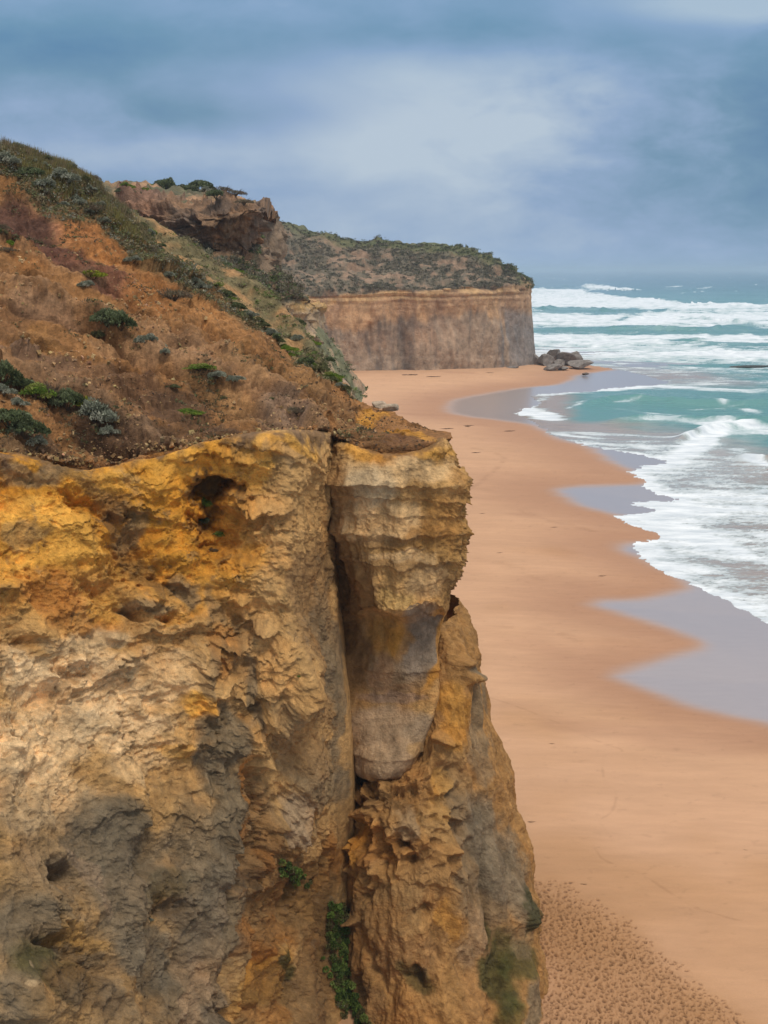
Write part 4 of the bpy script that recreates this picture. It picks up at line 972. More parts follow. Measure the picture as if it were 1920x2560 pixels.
# =================================================================== FARTHER COAST
VEGC = np.array([0.085, 0.095, 0.04])
def finish(rows, px, off, amp, colf, name, mat, colmul=None, rowmul=None, lo=6, join=True):
    N_ = net(rows); P = dense(N_, px, colmul=colmul, rowmul=rowmul, lo=lo)
    U, V = proj(P); Nn = normals(P)
    if (Nn[..., 1].mean() > 0.0): Nn = -Nn
    h = amp(P, U, V)
    PD = P + Nn * h[..., None]
    c = colf(P, U, V, h)
    if join: join_obj(name, [(PD, np.clip(c, .015, .8))], mat, kind='structure')
    return PD, U, V, c, P
def bk(r, *offs):
    """extra points going away behind the last point of a row"""
    p = r[-1] if isinstance(r[-1], np.ndarray) else (W(r[-1][1], vz(r[-1][2], r[-1][3]), r[-1][2]) if r[-1][0] == 'z' else W(*r[-1]))
    return r + [p + np.array(o) for o in offs]
# ---- green rib behind the near slope
g1 = [
 [W(200,460,100)+[0,30,-12], W(330,545,103)+[0,30,-14], W(430,600,104)+[0,30,-14], W(540,655,103)+[0,30,-14], W(640,712,101)+[0,30,-14], W(705,778,98)+[0,30,-14], W(760,850,93)+[0,30,-14], W(815,915,86)+[0,28,-14], W(880,982,79)+[0,25,-14]],
 [(200,452,101),(330,537,104),(430,592,105),(540,648,104),(640,706,102),(705,772,99),(760,845,94),(815,911,87),(880,979,80)],
 [(180,470,94),(315,560,98),(415,625,99),(525,690,98),(625,752,97),(692,818,94),(748,880,89),(806,935,84),(874,990,78)],
 [(150,520,88),(300,620,90),(390,700,88),(500,780,87),(600,830,86),(670,880,85),(732,930,83),(796,975,80),(868,1010,77)],
 [(150,620,80),(300,720,80),(390,800,80),(500,860,80),(600,910,80),(670,950,80),(732,980,79),(796,1010,77),(868,1040,75)],
]
def ampg(P, U, V):
    return fbm(P, 6, 4, off=601) * 0.8 + fbm(P, 1.5, 4, off=603) * 0.25
def colg(P, U, V, h):
    a = fbm(P, 3, 4, off=605)
    c = lerp(np.array([0.36, 0.20, 0.085]), np.array([0.155, 0.125, 0.06]), sst(a + 0.2, -0.25, 0.35)[..., None])
    return c * (1 + 0.4 * fbm(P, 0.8, 4, off=607))[..., None]
rib = finish(g1, 2.6, 0, ampg, colg, 'grassy_rib', M_SOIL)
# ---- mid slope below the rock outcrop, with a sea cliff at its foot
m2 = [
 [W(200,470,230)+[0,60,3], W(330,480,230)+[0,60,3], W(450,480,232)+[0,60,3], W(560,495,232)+[0,60,2], W(630,520,232)+[0,50,0], W(660,560,236)+[0,40,-2], W(672,600,240)+[0,30,-6], W(676,640,246)+[0,20,-8]],
 [(200,462,215),(320,480,218),(440,490,220),(540,505,222),(610,530,224),(640,575,226),(655,620,228),(672,655,236)],
 [(200,500,200),(320,530,205),(420,570,208),(510,605,210),(590,632,212),(630,640,214),(660,652,218),(690,688,232)],
 [(200,600,150),(320,620,155),(430,655,165),(530,685,176),(610,705,190),(660,712,206),(706,722,228),(748,730,262)],
 [(200,700,130),(320,700,135),(450,735,148),(560,750,165),(640,760,190),(690,762,220),(738,748,256),(804,768,296)],
 [(200,740,128),(320,740,133),(450,790,146),(560,800,163),(640,800,188),(690,800,218),(741,790,255),(800,800,296)],
 [('z',200,125,12),('z',320,130,12),('z',450,144,10),('z',560,160,8),('z',640,185,4),('z',690,214,2),('z',745,251,0),('z',806,294,0)],
]
m2 = [bk(r, [-1, 12, -1], [-10, 60, -4]) for r in m2]
def ampm(P, U, V):
    face = sst(V, 742, 775)
    return fbm(P, 22, 4, off=611) * 2.2 + fbm(P, 5, 4, off=613) * 1.3 + (ledges(P, 2.5, 151.0, 1.2, 8.0, .05, 2)[0] - .3) * 1.2 + (ridged(P, 6, 3, off=615, sz=0.5) + .3) * (1.0 + 2.2 * face)
def colm(P, U, V, h):
    a = fbm(P, 9, 5, 0.6, off=617); b = fbm(P, 2.5, 4, off=619); s = fbm(P, 4, 4, off=620, sz=0.2)
    c = lerp(np.array([0.34, 0.20, 0.11]), np.array([0.115, 0.105, 0.06]), sst(a + 0.25, -0.15, 0.35)[..., None])
    cr = sst(U + a * 20, 628, 655) * sst(V + a * 20, 716, 690)
    c = lerp(c, np.array([0.22, 0.15, 0.095]) * (1 + 0.5 * s)[..., None], cr[..., None])
    face = sst(V, 742, 770) * sst(U, 640, 700)
    fcol = lerp(np.array([0.44, 0.30, 0.17]), np.array([0.30, 0.22, 0.15]), sst(s, -0.3, 0.4)[..., None])
    c = lerp(c, fcol, face[..., None])
    c = lerp(c, np.array([0.50, 0.30, 0.11]), (sst(np.abs(V - 765 + b * 16), 16, 2) * sst(U, 690, 740) * 0.8)[..., None])
    return c * (1 + 0.3 * b)[..., None]
midsl = finish(m2, 2.4, 0, ampm, colm, 'mid_slope', M_FARROCK)
# ---- talus mound at the foot of the mid cliff
g3 = [
 [W(740,800,292)+[0,20,-2], W(790,822,294)+[0,20,-2], W(828,862,296)+[0,20,-2], W(858,902,298)+[0,20,-2], W(890,945,300)+[0,20,-2], W(915,975,302)+[0,20,-2]],
 [(740,798,286),(790,820,288),(828,860,290),(858,900,292),(890,943,296),(915,974,299)],
 [(730,850,270),(770,880,272),(812,905,276),(846,935,280),(880,965,286),(905,985,292)],
 [(720,960,240),(760,970,244),(800,985,250),(840,1000,256),(876,1020,262),(905,1030,270)],
 [('z',720,225,0),('z',760,228,0),('z',800,232,0),('z',840,236,0),('z',880,242,0),('z',910,250,0)],
]
def cola(P, U, V, h):
    a = fbm(P, 9, 4, off=627)
    c = lerp(np.array([0.36, 0.24, 0.15]), np.array([0.16, 0.155, 0.085]), sst(a + 0.15 + 0.5 * sst(V, 900, 840), -0.05, 0.3)[..., None])
    return c * (1 + 0.3 * fbm(P, 2, 4, off=629))[..., None]
mound = finish(g3, 3.0, 0, lambda P, U, V: fbm(P, 10, 4, off=621) * 1.6 + fbm(P, 2.5, 3, off=623) * 0.5, cola, 'talus_mound', M_FARROCK)
# ---- rock outcrop with an overhanging nose
oc = [
 [W(290,470,225)+[0,40,3], W(380,480,226)+[0,40,2], W(470,488,228)+[0,40,1], W(560,498,230)+[0,40,0], W(620,505,232)+[0,40,-1], W(655,512,232)+[0,34,-1]],
 [(290,482,214),(380,486,214),(470,496,214),(560,504,212),(620,506,211),(664,510,213)],
 [(290,500,211),(380,503,210),(470,510,209),(560,514,206),(622,513,205),(671,517,208)],
 [(300,520,209),(390,528,208),(476,535,207),(562,532,204),(622,532,204),(669,532,208)],
 [(310,545,208),(400,556,207),(482,562,206),(564,562,205),(622,562,206),(662,562,211)],
 [(320,575,206),(412,588,206),(492,598,206.5),(566,602,208),(620,606,211),(658,600,216)],
 [(330,600,206),(420,612,206),(500,630,208),(570,650,211),(622,660,215),(664,660,222)],
]
oc = [bk(r, [-1.3, 9, 0], [-7, 34, 0]) for r in oc]
def ampo(P, U, V):
    z = P[..., 2] + 0.10 * P[..., 0] * 0 + fbm(P, 14, 3, off=631) * 1.4 - 0.10 * P[..., 0]
    lay = perlin(z / 1.1, 5.0, fbm(P, 12, 2, off=633)) * 0.9 + perlin(z / 0.45, 9.0, fbm(P, 8, 2, off=635) * 2) * 0.5
    q1, _a, _b = ledges(P, 2.6, 91.0, 1.2, 7.0, 0.05, 1.5); q2, _a, _b = ledges(P, 1.0, 95.0, 1.2, 4.0, 0.08, 1.8)
    return fbm(P, 9, 3, off=637) * 1.3 + (q1 - .35) * 2.6 + (q2 - .3) * 1.2 + lay * 0.75 + (ridged(P, 3.2, 3, off=639) + .3) * 1.0 + fbm(P, .9, 3, off=640) * .25
def colo(P, U, V, h):
    a = fbm(P, 5, 4, off=641); b = fbm(P, 1.2, 4, 0.6, off=643)
    c = lerp(np.array([0.34, 0.19, 0.10]), np.array([0.20, 0.135, 0.095]), sst(a, -0.3, 0.35)[..., None])
    c = lerp(c, np.array([0.42, 0.22, 0.14]), (sst(U, 440, 360) * 0.6)[..., None])
    c = lerp(c, np.array([0.19, 0.145, 0.115]), (blobf(U, V, 460, 545, 60, 34) * 0.6)[..., None])
    c = lerp(c, np.array([0.38, 0.215, 0.10]), (blobf(U, V, 560, 570, 70, 30) * 0.6)[..., None])
    c = lerp(c, np.array([0.12, 0.085, 0.06]), (sst(perlin((P[..., 2] - 0.10 * P[..., 0] + fbm(P, 14, 3, off=631) * 1.4) / 0.7, 2.0, fbm(P, 10, 2, off=645)), 0.05, 0.4) * .6)[..., None])
    return c * (1 + 0.45 * b)[..., None] * 0.72
outc = finish(oc, 2.0, 0, ampo, colo, 'rock_outcrop', M_FARROCK)
# ---- far headland
HT = [(560,535),(620,543),(700,553),(780,576),(880,594),(1000,602),(1100,611),(1170,624),(1228,650),(1278,684),(1319,712)]
hu = [p[0] for p in HT]
ed_u = [560,640,720,805,880,960,1060,1160,1240,1300,1326]
ed_v = [744,738,742,736,738,728,726,716,719,715,720]
eY = [455,470,482,492,498,500,502,508,520,534,545]
su = [560,620,700,780,880,1000,1100,1185,1250,1300,1323]
h1 = [
 [W(u, v, 600) + np.array([0, 60, -1]) for (u, v) in HT[:-1]] + [W(1315,716,560) + np.array([0, 40, -3])],
 [(u, v, Y_) for (u, v), Y_ in zip(HT, [585,585,585,585,580,580,575,572,566,558,550])],
 [(u, v + 28 - 2.2 * i, Y_) for i, ((u, v), Y_) in enumerate(zip(HT, [560,560,560,560,558,558,556,556,556,552,549]))],
 [(lerp(HT[i][0], ed_u[i], 0.6), lerp(HT[i][1], ed_v[i], 0.62), lerp(565, eY[i], 0.55)) for i in range(11)],
 [(ed_u[i], ed_v[i] - (16 if i < 9 else 5), eY[i] + 4) for i in range(11)],
 [(ed_u[i], ed_v[i], eY[i]) for i in range(11)],
 [('z', ed_u[i] + (4 if i == 10 else 0), eY[i] + 0.5, 24) for i in range(11)],
 [('z', ed_u[i] + (13 if i == 10 else 6 if i == 9 else 0), eY[i] - 0.5, 7) for i in range(11)],
 [('z', ed_u[i] + (17 if i == 10 else 8 if i == 9 else 0), eY[i] - 1.5, -2) for i in range(11)],
]
h1 = [bk(r, [-1, 40, -1], [-30, 160, -1]) for r in h1]
def amph(P, U, V):
    face = sst(V, ed_v[5] - 12, ed_v[5] + 6)
    z = P[..., 2] + fbm(P, 40, 3, off=651) * 1.5
    lay = (perlin(z / 1.6, 3.0, 0.0) * 0.9 + perlin(z / 0.8, 3.0, fbm(P, 30, 2, off=652)) * .6) * sst(V, 790, 740)
    h = fbm(P, 45, 3, off=653) * 3.0 * (1 - 0.6 * face) + fbm(P, 13, 4, off=655) * 1.8 * (1 - face) + (1 - face) * (perlin((P[..., 2] + fbm(P, 30, 3, off=656) * 3) / 2.6, 8.0, fbm(P, 25, 2, off=658)) * 2.4)
    h = h + face * (fbm(P, 22, 4, off=657, sz=0.25) * 2.2 + (ridged(P, 14, 3, off=659, sz=0.3) + .3) * 4.2 + lay + fbm(P, 3, 4, off=660, sz=0.5) * 0.5)
    q1, _a, _b = ledges(P, 4.5, 191.0, 0.9, 14.0, 0.0, 2.0)
    h = h + (1 - face) * ((ridged(P, 9, 3, off=661) + .3) * 1.8 + (q1 - .3) * 1.8)
    # undercut arches and big bumps in the face
    for (u, v, ru, rv, am) in [(925,850,14,60,-2.5),(1000,850,16,70,-3.0),(1110,880,60,30,1.6),(1240,850,30,50,1.5),(1190,760,20,60,1.0),(1290,800,10,80,1.5)]:
        h = h + blobf(U, V, u, v, ru, rv) * am
    h = h + face * sst(V, 885, 905) * 0.5
    return h * sst(U, 1345, 1290) * 0.8 + h * 0.2
def colh(P, U, V, h):
    a = fbm(P, 26, 5, 0.6, off=663); b = fbm(P, 5, 4, 0.6, off=665); s = fbm(P, 8, 5, 0.6, off=667, sz=0.12); s2 = fbm(P, 3.0, 4, off=668, sz=0.08)
    veg = lerp(np.array([0.27, 0.175, 0.115]), np.array([0.13, 0.108, 0.075]), sst(a * .5 + 0.25 + b * .8, -0.15, 0.30)[..., None])
    skyl = np.interp(U, hu, [p[1] for p in HT])
    veg = lerp(veg, np.array([0.085, 0.10, 0.04]), (sst(V - skyl + a * 12, 22, 4) * 0.8)[..., None])
    ev = np.interp(U, ed_u, ed_v)
    d = V - ev + fbm(P, 16, 4, off=669) * 14 + fbm(P, 50, 2, off=670) * 8
    faceup = lerp(np.array([0.47, 0.28, 0.15]), np.array([0.38, 0.23, 0.135]), sst(s, -0.3, 0.4)[..., None])
    zz = P[..., 2] + fbm(P, 60, 2, off=671) * 0.8
    faceup = faceup * (1 + 0.14 * perlin(zz / 0.9, 1.0, 0.0) * sst(d, 90, 10) + 0.08 * perlin(zz / 2.7, 4.0, 0.0))[..., None]
    facelo = lerp(np.array([0.34, 0.24, 0.165]), np.array([0.20, 0.155, 0.12]), sst(s + s2 * .4, -0.1, 0.35)[..., None])
    gl = sst(d - 75 + s * 30 + sst(U, 1060, 1150) * 20 - sst(U, 1200, 1290) * 48, -10, 14)
    orange = blobf(U, V, 960, 860, 60, 40) * 0.4 + blobf(U, V, 1080, 830, 60, 50) * 0.7
    facelo = lerp(facelo, np.array([0.45, 0.27, 0.16]), np.clip(orange * sst(s2, -0.4, 0.3), 0, 1)[..., None])
    c = lerp(faceup, facelo, gl[..., None])
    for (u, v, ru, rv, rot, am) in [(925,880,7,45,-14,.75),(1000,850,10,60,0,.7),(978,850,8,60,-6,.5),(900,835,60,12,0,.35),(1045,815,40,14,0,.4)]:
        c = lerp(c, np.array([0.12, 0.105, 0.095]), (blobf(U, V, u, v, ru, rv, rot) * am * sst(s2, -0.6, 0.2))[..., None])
    c = lerp(c, np.array([0.225, 0.20, 0.185]), (sst(U + s * 60, 1240, 1290) * sst(d, 45, 70) * 0.8)[..., None])
    band = sst(np.abs(d - 11), 15, 5)
    c = lerp(c, np.array([0.50, 0.31, 0.14]), (band * 0.6 * sst(b, -0.5, 0.2) * sst(U, 1345, 1250) )[..., None])
    c = lerp(veg, c, sst(d, -4, 3)[..., None])
    return c * (1 + 0.22 * b)[..., None]
head = finish(h1, 2.2, 0, amph, colh, 'headland', M_FARROCK, rowmul=[.3, 1.3, 1, 1, 1.2, 1, 1, 1])

# =================================================================== ROCKS
def rock_mesh(seed, sub=4, sx=1.0, sy=1.0, sz=0.7, col=(0.27, 0.235, 0.205)):
    import bmesh
    bm = bmesh.new(); bmesh.ops.create_icosphere(bm, subdivisions=sub, radius=0.5)
    v = np.array([x.co[:] for x in bm.verts]); f = np.array([[x.index for x in q.verts] for q in bm.faces])
    bm.free()
    r_ = np.random.default_rng(seed)
    n = v / np.linalg.norm(v, axis=1, keepdims=True)
    # cut with random planes for broken facets
    p = v.copy()
    for k in range(13):
        d = r_.normal(size=3); d /= np.linalg.norm(d); off = r_.uniform(0.20, 0.36)
        s_ = p @ d - off
        p = p - np.maximum(s_, 0)[:, None] * d
    p = p + n * (fbm(p + seed, 0.35, 4, off=seed)[:, None] * 0.035)
    p = p * np.array([sx, sy, sz]) / 0.62
    p[:, 2] -= p[:, 2].min() + 0.06 * sz
    c = np.array(col) * (1 + 0.35 * fbm(p * 1.0, 0.25, 4, off=seed + 3))[:, None]
    return raw_mesh('boulder', p, f, {'Col': np.clip(c, .02, .7)}, smooth=False, mat=M_BOULD)
M_BOULD = attr_mat('boulder_stone', var=0.3, vscale=1.2, bump=((2.0, 0.1), (8.0, 0.04)))
def top_thing(name, label, cat, loc, group=None, rz=0, sc=(1, 1, 1), data=None):
    o = bpy.data.objects.new(name, data); COL.objects.link(o)
    o.location = loc; o.rotation_euler = (0, 0, rz); o.scale = sc
    o['label'] = label; o['category'] = cat
    if group: o['group'] = group
    return o
GB = 'fallen boulders at the foot of the headland'
bl = [(1338,913,36,38,'tall grey boulder leaning against the corner of the far headland'),
 (1362,915,40,33,'grey boulder second from the headland corner in the fallen pile'),
 (1392,900,30,36,'pointed grey boulder at the top of the pile beside the headland'),
 (1424,913,48,37,'largest grey boulder with a flat sloping top in the middle of the pile'),
 (1396,914,26,22,'cracked brownish boulder in the front centre of the pile'),
 (1464,921,52,27,'smooth grey boulder at the seaward end of the pile'),
 (1381,925,36,16,'low flat grey rock lying on the sand in front of the pile'),
 (1411,924,22,11,'small low rock on the sand right of the flat rock'),
 (1285,922,26,14,'lone grey block on the sand left of the boulder pile'),
 (1464,936,15,9,'small dark rock alone on the sand right of the pile'),
 (1376,898,24,26,'narrow grey boulder wedged behind the pile near the headland'),
 (1445,906,34,26,'grey boulder behind the seaward end of the pile')]
for i, (u, v, wpx, hpx, lab) in enumerate(bl):
    g = Wg(u, v, 0.8); Yd = g[1]; m_ = Yd / FPX
    wv_ = wpx * m_; hv_ = hpx * m_ * 1.02
    me = rock_mesh(50 + i, 4, 1, 1, 1, (0.10, 0.075, 0.06) if i == 9 else (0.19, 0.165, 0.145))
    top_thing('boulder', lab, 'boulder', (g[0], g[1] + wv_ * 0.4, 0.3), GB, i * 1.3, (wv_ * 1.0, wv_ * 0.9, hv_ * 0.74), me)
small = [rock_mesh(80 + i, 2, 1, 1, 0.75, (0.26, 0.21, 0.18)) for i in range(4)]
for i in range(70):
    u = rng.uniform(1243, 1335); v = 908 + rng.normal(0, 4) - abs(u - 1290) * 0.02
    v = min(v, 914)
    g = Wg(u, v, 0.8); s_ = rng.uniform(1.2, 3.6)
    top_thing('rubble_block', 'small broken block in the rubble left of the big boulders under the headland', 'rock', (g[0], g[1] + 2, 0.5 + (914 - v) * 0.12), 'rubble at the foot of the headland', rng.uniform(0, 6), (s_, s_, s_), small[i % 4])
# blocks clinging to the ridge of the near cliff
def locate(grid, u, v):
    Pg_, Ug_, Vg_ = grid
    i = np.argmin((Ug_ - u) ** 2 + (Vg_ - v) ** 2)
    return Pg_.reshape(-1, 3)[i]
sub = slope_grid[::2, ::2]
GS = (sub,) + proj(sub)
# only the side that faces the camera can carry traced plants
for (u, v, s_, lab) in [(972,1012,0.75,'pale block on the skyline ridge just above the yellow lip'),(948,1000,0.6,'smaller pale block higher on the skyline ridge next to the shrubs')]:
    p = locate(GS, u, v + 10)
    top_thing('ridge_block', lab, 'rock', (p[0], p[1] + .4, p[2] - 0.1), None, u, (s_ * 1.5, s_, s_), rock_mesh(int(u), 3, 1, 1, .8, (0.36, 0.28, 0.2)))

# =================================================================== PLANTS
def plant_mat(name, rough=0.7):
    m = bpy.data.materials.new(name); m.use_nodes = True
    t = NT(m.node_tree); t.n.clear()
    at = t.node('ShaderNodeAttribute', attribute_name='Col')
    d = t.node('ShaderNodeBsdfPrincipled'); t.l.new(at.outputs['Color'], d.inputs['Base Color']); d.inputs['Roughness'].default_value = rough
    d.inputs['Specular IOR Level'].default_value = 0.2
    tr_ = t.node('ShaderNodeBsdfTranslucent'); t.l.new(at.outputs['Color'], tr_.inputs['Color'])
    mx = t.node('ShaderNodeMixShader'); mx.inputs[0].default_value = 0.22
    t.l.new(d.outputs[0], mx.inputs[1]); t.l.new(tr_.outputs[0], mx.inputs[2])
    o = t.node('ShaderNodeOutputMaterial'); t.l.new(mx.outputs[0], o.inputs[0])
    return m
M_LEAF = plant_mat('foliage')
M_TWIG = plant_mat('dry_twigs', 0.9)
def quads(C, A, B):
    """C centre, A and B half axes -> quad verts"""
    return np.stack([C - A - B * 0.6, C + A - B * 0.6, C + A * 0.25 + B, C - A * 0.25 + B], 1)
def leaf_cloud(r_, centers, rads, n, size, cols, squash=1.0, elong=1.6, tuft=0.5):
    k = r_.choice(len(centers), n, p=rads ** 2 / (rads ** 2).sum())
    d = r_.normal(size=(n, 3)); d[:, 2] = np.abs(d[:, 2]) * 0.9 - 0.25; d /= np.linalg.norm(d, axis=1, keepdims=True)
    rr = rads[k] * (0.62 + 0.42 * r_.random(n) ** 0.6)
    C = centers[k] + d * rr[:, None] * np.array([1, 1, squash])
    up = d * tuft + r_.normal(size=(n, 3)) * 0.45 + np.array([0, 0, 0.35]); up /= np.linalg.norm(up, axis=1, keepdims=True)
    sd__ = np.cross(up, r_.normal(size=(n, 3))); sd__ /= np.linalg.norm(sd__, axis=1, keepdims=True)
    s = size * (0.6 + 0.8 * r_.random(n))
    V = quads(C, sd__ * (s / elong)[:, None], up * s[:, None]).reshape(-1, 3)
    F = np.arange(n * 4).reshape(n, 4)
    cols = np.array(cols)
    ck = cols[r_.integers(0, len(cols), len(centers))][k]
    c = ck * (0.6 + 0.8 * r_.random(n))[:, None] * (0.85 + 0.3 * r_.random(len(centers)))[k][:, None]
    return V, F, np.repeat(c, 4, axis=0)
def twigs(r_, n, R=0.4, H=0.45, th=0.012, col=(0.10, 0.07, 0.045)):
    Vs, Fs = [], []; b = 0
    for i in range(n):
        a = r_.uniform(0, 6.28); l = r_.uniform(0.5, 1.0)
        p0 = np.array([0, 0, -0.05]); p1 = np.array([math.cos(a) * R * 0.45 * l, math.sin(a) * R * 0.45 * l, H * 0.5 * l]); p2 = np.array([math.cos(a) * R * l, math.sin(a) * R * l, H * l]) + r_.normal(size=3) * 0.05
        ring = []
        for p, t_ in ((p0, 1.0), (p1, 0.7), (p2, 0.25)):
            for k in range(3):
                aa = k * 2.094
                ring.append(p + np.array([math.cos(aa), math.sin(aa), 0]) * th * t_)
        Vs += ring
        for s_ in (0, 3):
            for k in range(3): Fs.append([b + s_ + k, b + s_ + (k + 1) % 3, b + s_ + 3 + (k + 1) % 3, b + s_ + 3 + k])
        b += 9
    V = np.array(Vs); return V, np.array(Fs), np.array(col) * np.ones(V.shape)
def shrub_kind(seed, n, size, cols, nclump=16, squash=0.8, tw=14, tuft=.5, elong=1.6, H=0.30):
    r_ = np.random.default_rng(seed)
    a = r_.uniform(0, 6.28, nclump); rr = np.sqrt(r_.random(nclump)) * 0.36
    cen = np.stack([np.cos(a) * rr, np.sin(a) * rr, (0.08 + H * (1 - (rr / 0.42) ** 2) * r_.uniform(0.55, 1.0, nclump))], 1)
    rad = r_.uniform(0.11, 0.19, nclump)
    V, F, c = leaf_cloud(r_, cen, rad, n, size, cols, squash, elong, tuft)
    fol = raw_mesh('foliage', V, F, {'Col': c}, smooth=False, mat=M_LEAF)
    V, F, c = twigs(r_, tw, 0.42, H + 0.12)
    br = raw_mesh('branches', V, F, {'Col': c}, smooth=False, mat=M_TWIG)
    return fol, br
gy = [(0.20,0.21,0.15),(0.25,0.26,0.19),(0.15,0.16,0.11),(0.29,0.29,0.22)]
dg = [(0.07,0.085,0.035),(0.095,0.115,0.045),(0.12,0.145,0.065),(0.15,0.17,0.09)]
bg = [(0.12,0.19,0.02),(0.17,0.24,0.03),(0.09,0.15,0.02),(0.20,0.22,0.05)]
yg = [(0.22,0.25,0.02),(0.30,0.31,0.03),(0.16,0.19,0.02),(0.14,0.10,0.03)]
bw = [(0.13,0.095,0.06),(0.17,0.125,0.08),(0.10,0.085,0.05),(0.15,0.13,0.08)]
ol = [(0.12,0.12,0.05),(0.16,0.15,0.065),(0.09,0.10,0.04)]
KINDS = {
 'grey': [shrub_kind(1, 2600, 0.026, gy), shrub_kind(2, 2600, 0.026, gy, 12), shrub_kind(3, 2400, 0.028, gy, 20)],
 'dark': [shrub_kind(4, 2600, 0.030, dg), shrub_kind(5, 2600, 0.030, dg, 20)],
 'green': [shrub_kind(6, 2200, 0.030, bg, 14, tuft=.9, elong=2.4), shrub_kind(7, 2200, 0.030, bg, 18)],
 'yellow': [shrub_kind(8, 2000, 0.028, yg, 16, H=.2)],
 'brown': [shrub_kind(9, 1500, 0.030, bw, 14, tw=60, elong=4.0), shrub_kind(10, 1500, 0.030, bw, 18, tw=60, elong=4.0)],
 'olive': [shrub_kind(11, 1700, 0.030, ol, 14, tw=24), shrub_kind(12, 1700, 0.030, ol, 18, tw=24)],
}
def shrub(kind, p, w_, h_, label, group=None, name='shrub', cat='shrub'):
    v = KINDS[kind][int(rng.integers(len(KINDS[kind])))]
    o = top_thing(name, label, cat, tuple(p), group, rng.normal(-0.5, 0.5), (w_ * rng.uniform(0.95, 1.4), w_ * rng.uniform(0.7, 1.0), h_ * rng.uniform(0.85, 1.1)))
    for nm, me in (('foliage', v[0]), ('branches', v[1])):
        c_ = bpy.data.objects.new(nm, me); COL.objects.link(c_); c_.parent = o
    return o
traced = [ # u, v(base), width px, height factor, kind, label
 (150,738,52,1.0,'dark','dark green rounded bush on bare orange earth below the yellow-green mat'),
 (178,736,34,.9,'brown','dry brown shrub touching the right side of the dark green rounded bush'),
 (218,722,28,1.0,'grey','small dark grey shrub right of the dark green bush on the orange earth'),
 (432,758,54,1.0,'brown','round dead brown bush standing alone on the orange slope'),
 (236,700,62,.6,'yellow','yellow-green mat of succulents on the reddish slope'),
 (262,820,58,1.0,'dark','upper left bush of the long dark green clump in the middle of the slope'),
 (298,834,62,1.1,'dark','middle bush of the long dark green clump in the middle of the slope'),
 (332,850,50,.9,'dark','lower right bush of the long dark green clump in the middle of the slope'),
 (366,864,48,.8,'grey','silver-grey cushion bush just below the long dark green clump'),
 (396,874,36,.8,'grey','silver-grey cushion bush between two others below the dark green clump'),
 (416,888,32,.8,'grey','lowest small silver-grey bush in the row below the dark green clump'),
 (242,850,30,1.0,'olive','small olive bush left of the long dark green clump'),
 (500,928,54,.5,'green','low green patch at the upper end of the diagonal plant strip'),
 (546,946,48,.6,'grey','grey shrub in the middle of the diagonal plant strip'),
 (584,958,34,.7,'grey','small grey-green tuft at the lower end of the diagonal plant strip'),
 (586,884,20,.9,'dark','tiny dark bush alone on the pale upper right slope'),
 (612,866,24,.7,'olive','tiny olive tuft beside pale stones near the skyline ridge'),
 (10,965,80,1.0,'dark','dark bush cut by the left edge of the photo, above the silver shrub'),
 (50,975,56,.9,'dark','dark green bush between the left edge bush and the bright grassy bush'),
 (95,1000,62,1.1,'green','bright grassy green bush in the left hand group'),
 (130,1005,64,1.3,'brown','tall twiggy brown bush behind the grassy green bush'),
 (172,1032,66,1.0,'dark','grey-green leafy bush in the middle of the left hand group'),
 (208,1018,62,1.0,'yellow','bright yellow-green bush behind the leafy bush'),
 (236,1040,52,.8,'yellow','yellow-green lower sprig between the yellow bush and the round silver bush'),
 (240,1070,86,1.0,'grey','large round silver-grey bush at the lower end of the left hand group'),
 (276,1090,40,.9,'grey','drooping silver-grey tail of the large round bush'),
 (8,995,50,.9,'grey','silver shrub at the left edge under the dark bush'),
 (48,1018,44,.7,'grey','small silver shrub downhill of the left edge silver shrub'),
 (266,1024,34,.8,'brown','small brown twiggy bush right of the yellow-green bush'),
 (20,1075,84,1.0,'dark','thick dark green bush at the left edge near the cliff top'),
 (64,1100,72,1.0,'dark','thick dark green bush next to the left edge one near the cliff top'),
 (94,1125,50,1.0,'grey','grey-green lowest bush of the row at the cliff top'),
 (470,1042,54,.5,'green','thin green grass patch on dark soil above the cave'),
 (430,972,36,.5,'olive','small olive patch on the dark soil left of the pale spur'),
 (712,1022,34,.7,'dark','small dark green bush above the cliff crack'),
 (742,1034,52,.8,'brown','dry brown bush directly above the cliff crack'),
 (680,1000,24,.5,'olive','small olive tuft left of the bushes above the crack'),
 (160,462,62,.8,'grey','wide grey cushion bush high on the grassy slope'),
 (186,470,44,.8,'grey','grey cushion bush adjoining the widest one high on the slope'),
 (112,474,40,1.0,'grey','dark grey bush at the upper edge of the bare pink patch'),
 (134,496,24,1.0,'grey','small round grey bush on the edge of the bare pink patch'),
 (154,520,26,.9,'grey','small grey bush below the bare pink patch edge'),
 (194,520,42,.8,'grey','grey bush with pale top downhill of the long yellow grass'),
 (238,540,50,.9,'brown','brown-grey bush in the middle of the upper slope'),
 (220,538,32,.8,'grey','grey bush touching the left of the brown-grey bush'),
 (206,560,18,.8,'green','tiny green tuft on orange earth of the upper slope'),
 (256,562,32,.8,'grey','pale grey bush at the top of the long grey row'),
 (80,445,40,1.0,'dark','dark leafy bush at the top of the bare pink patch'),
 (20,420,60,.8,'grey','grey bush near the left edge below the skyline grass'),
]
for (u, v, wpx, hf, kd, lab) in traced:
    p = locate(GS, u, v - wpx * 0.10); m_ = p[1] / FPX * 1.03
    shrub(kd, (p[0], p[1], p[2] - 0.08), wpx * m_ * 1.35, wpx * m_ * 1.55 * hf, lab, name='succulent_mat' if 'mat of' in lab else 'shrub')
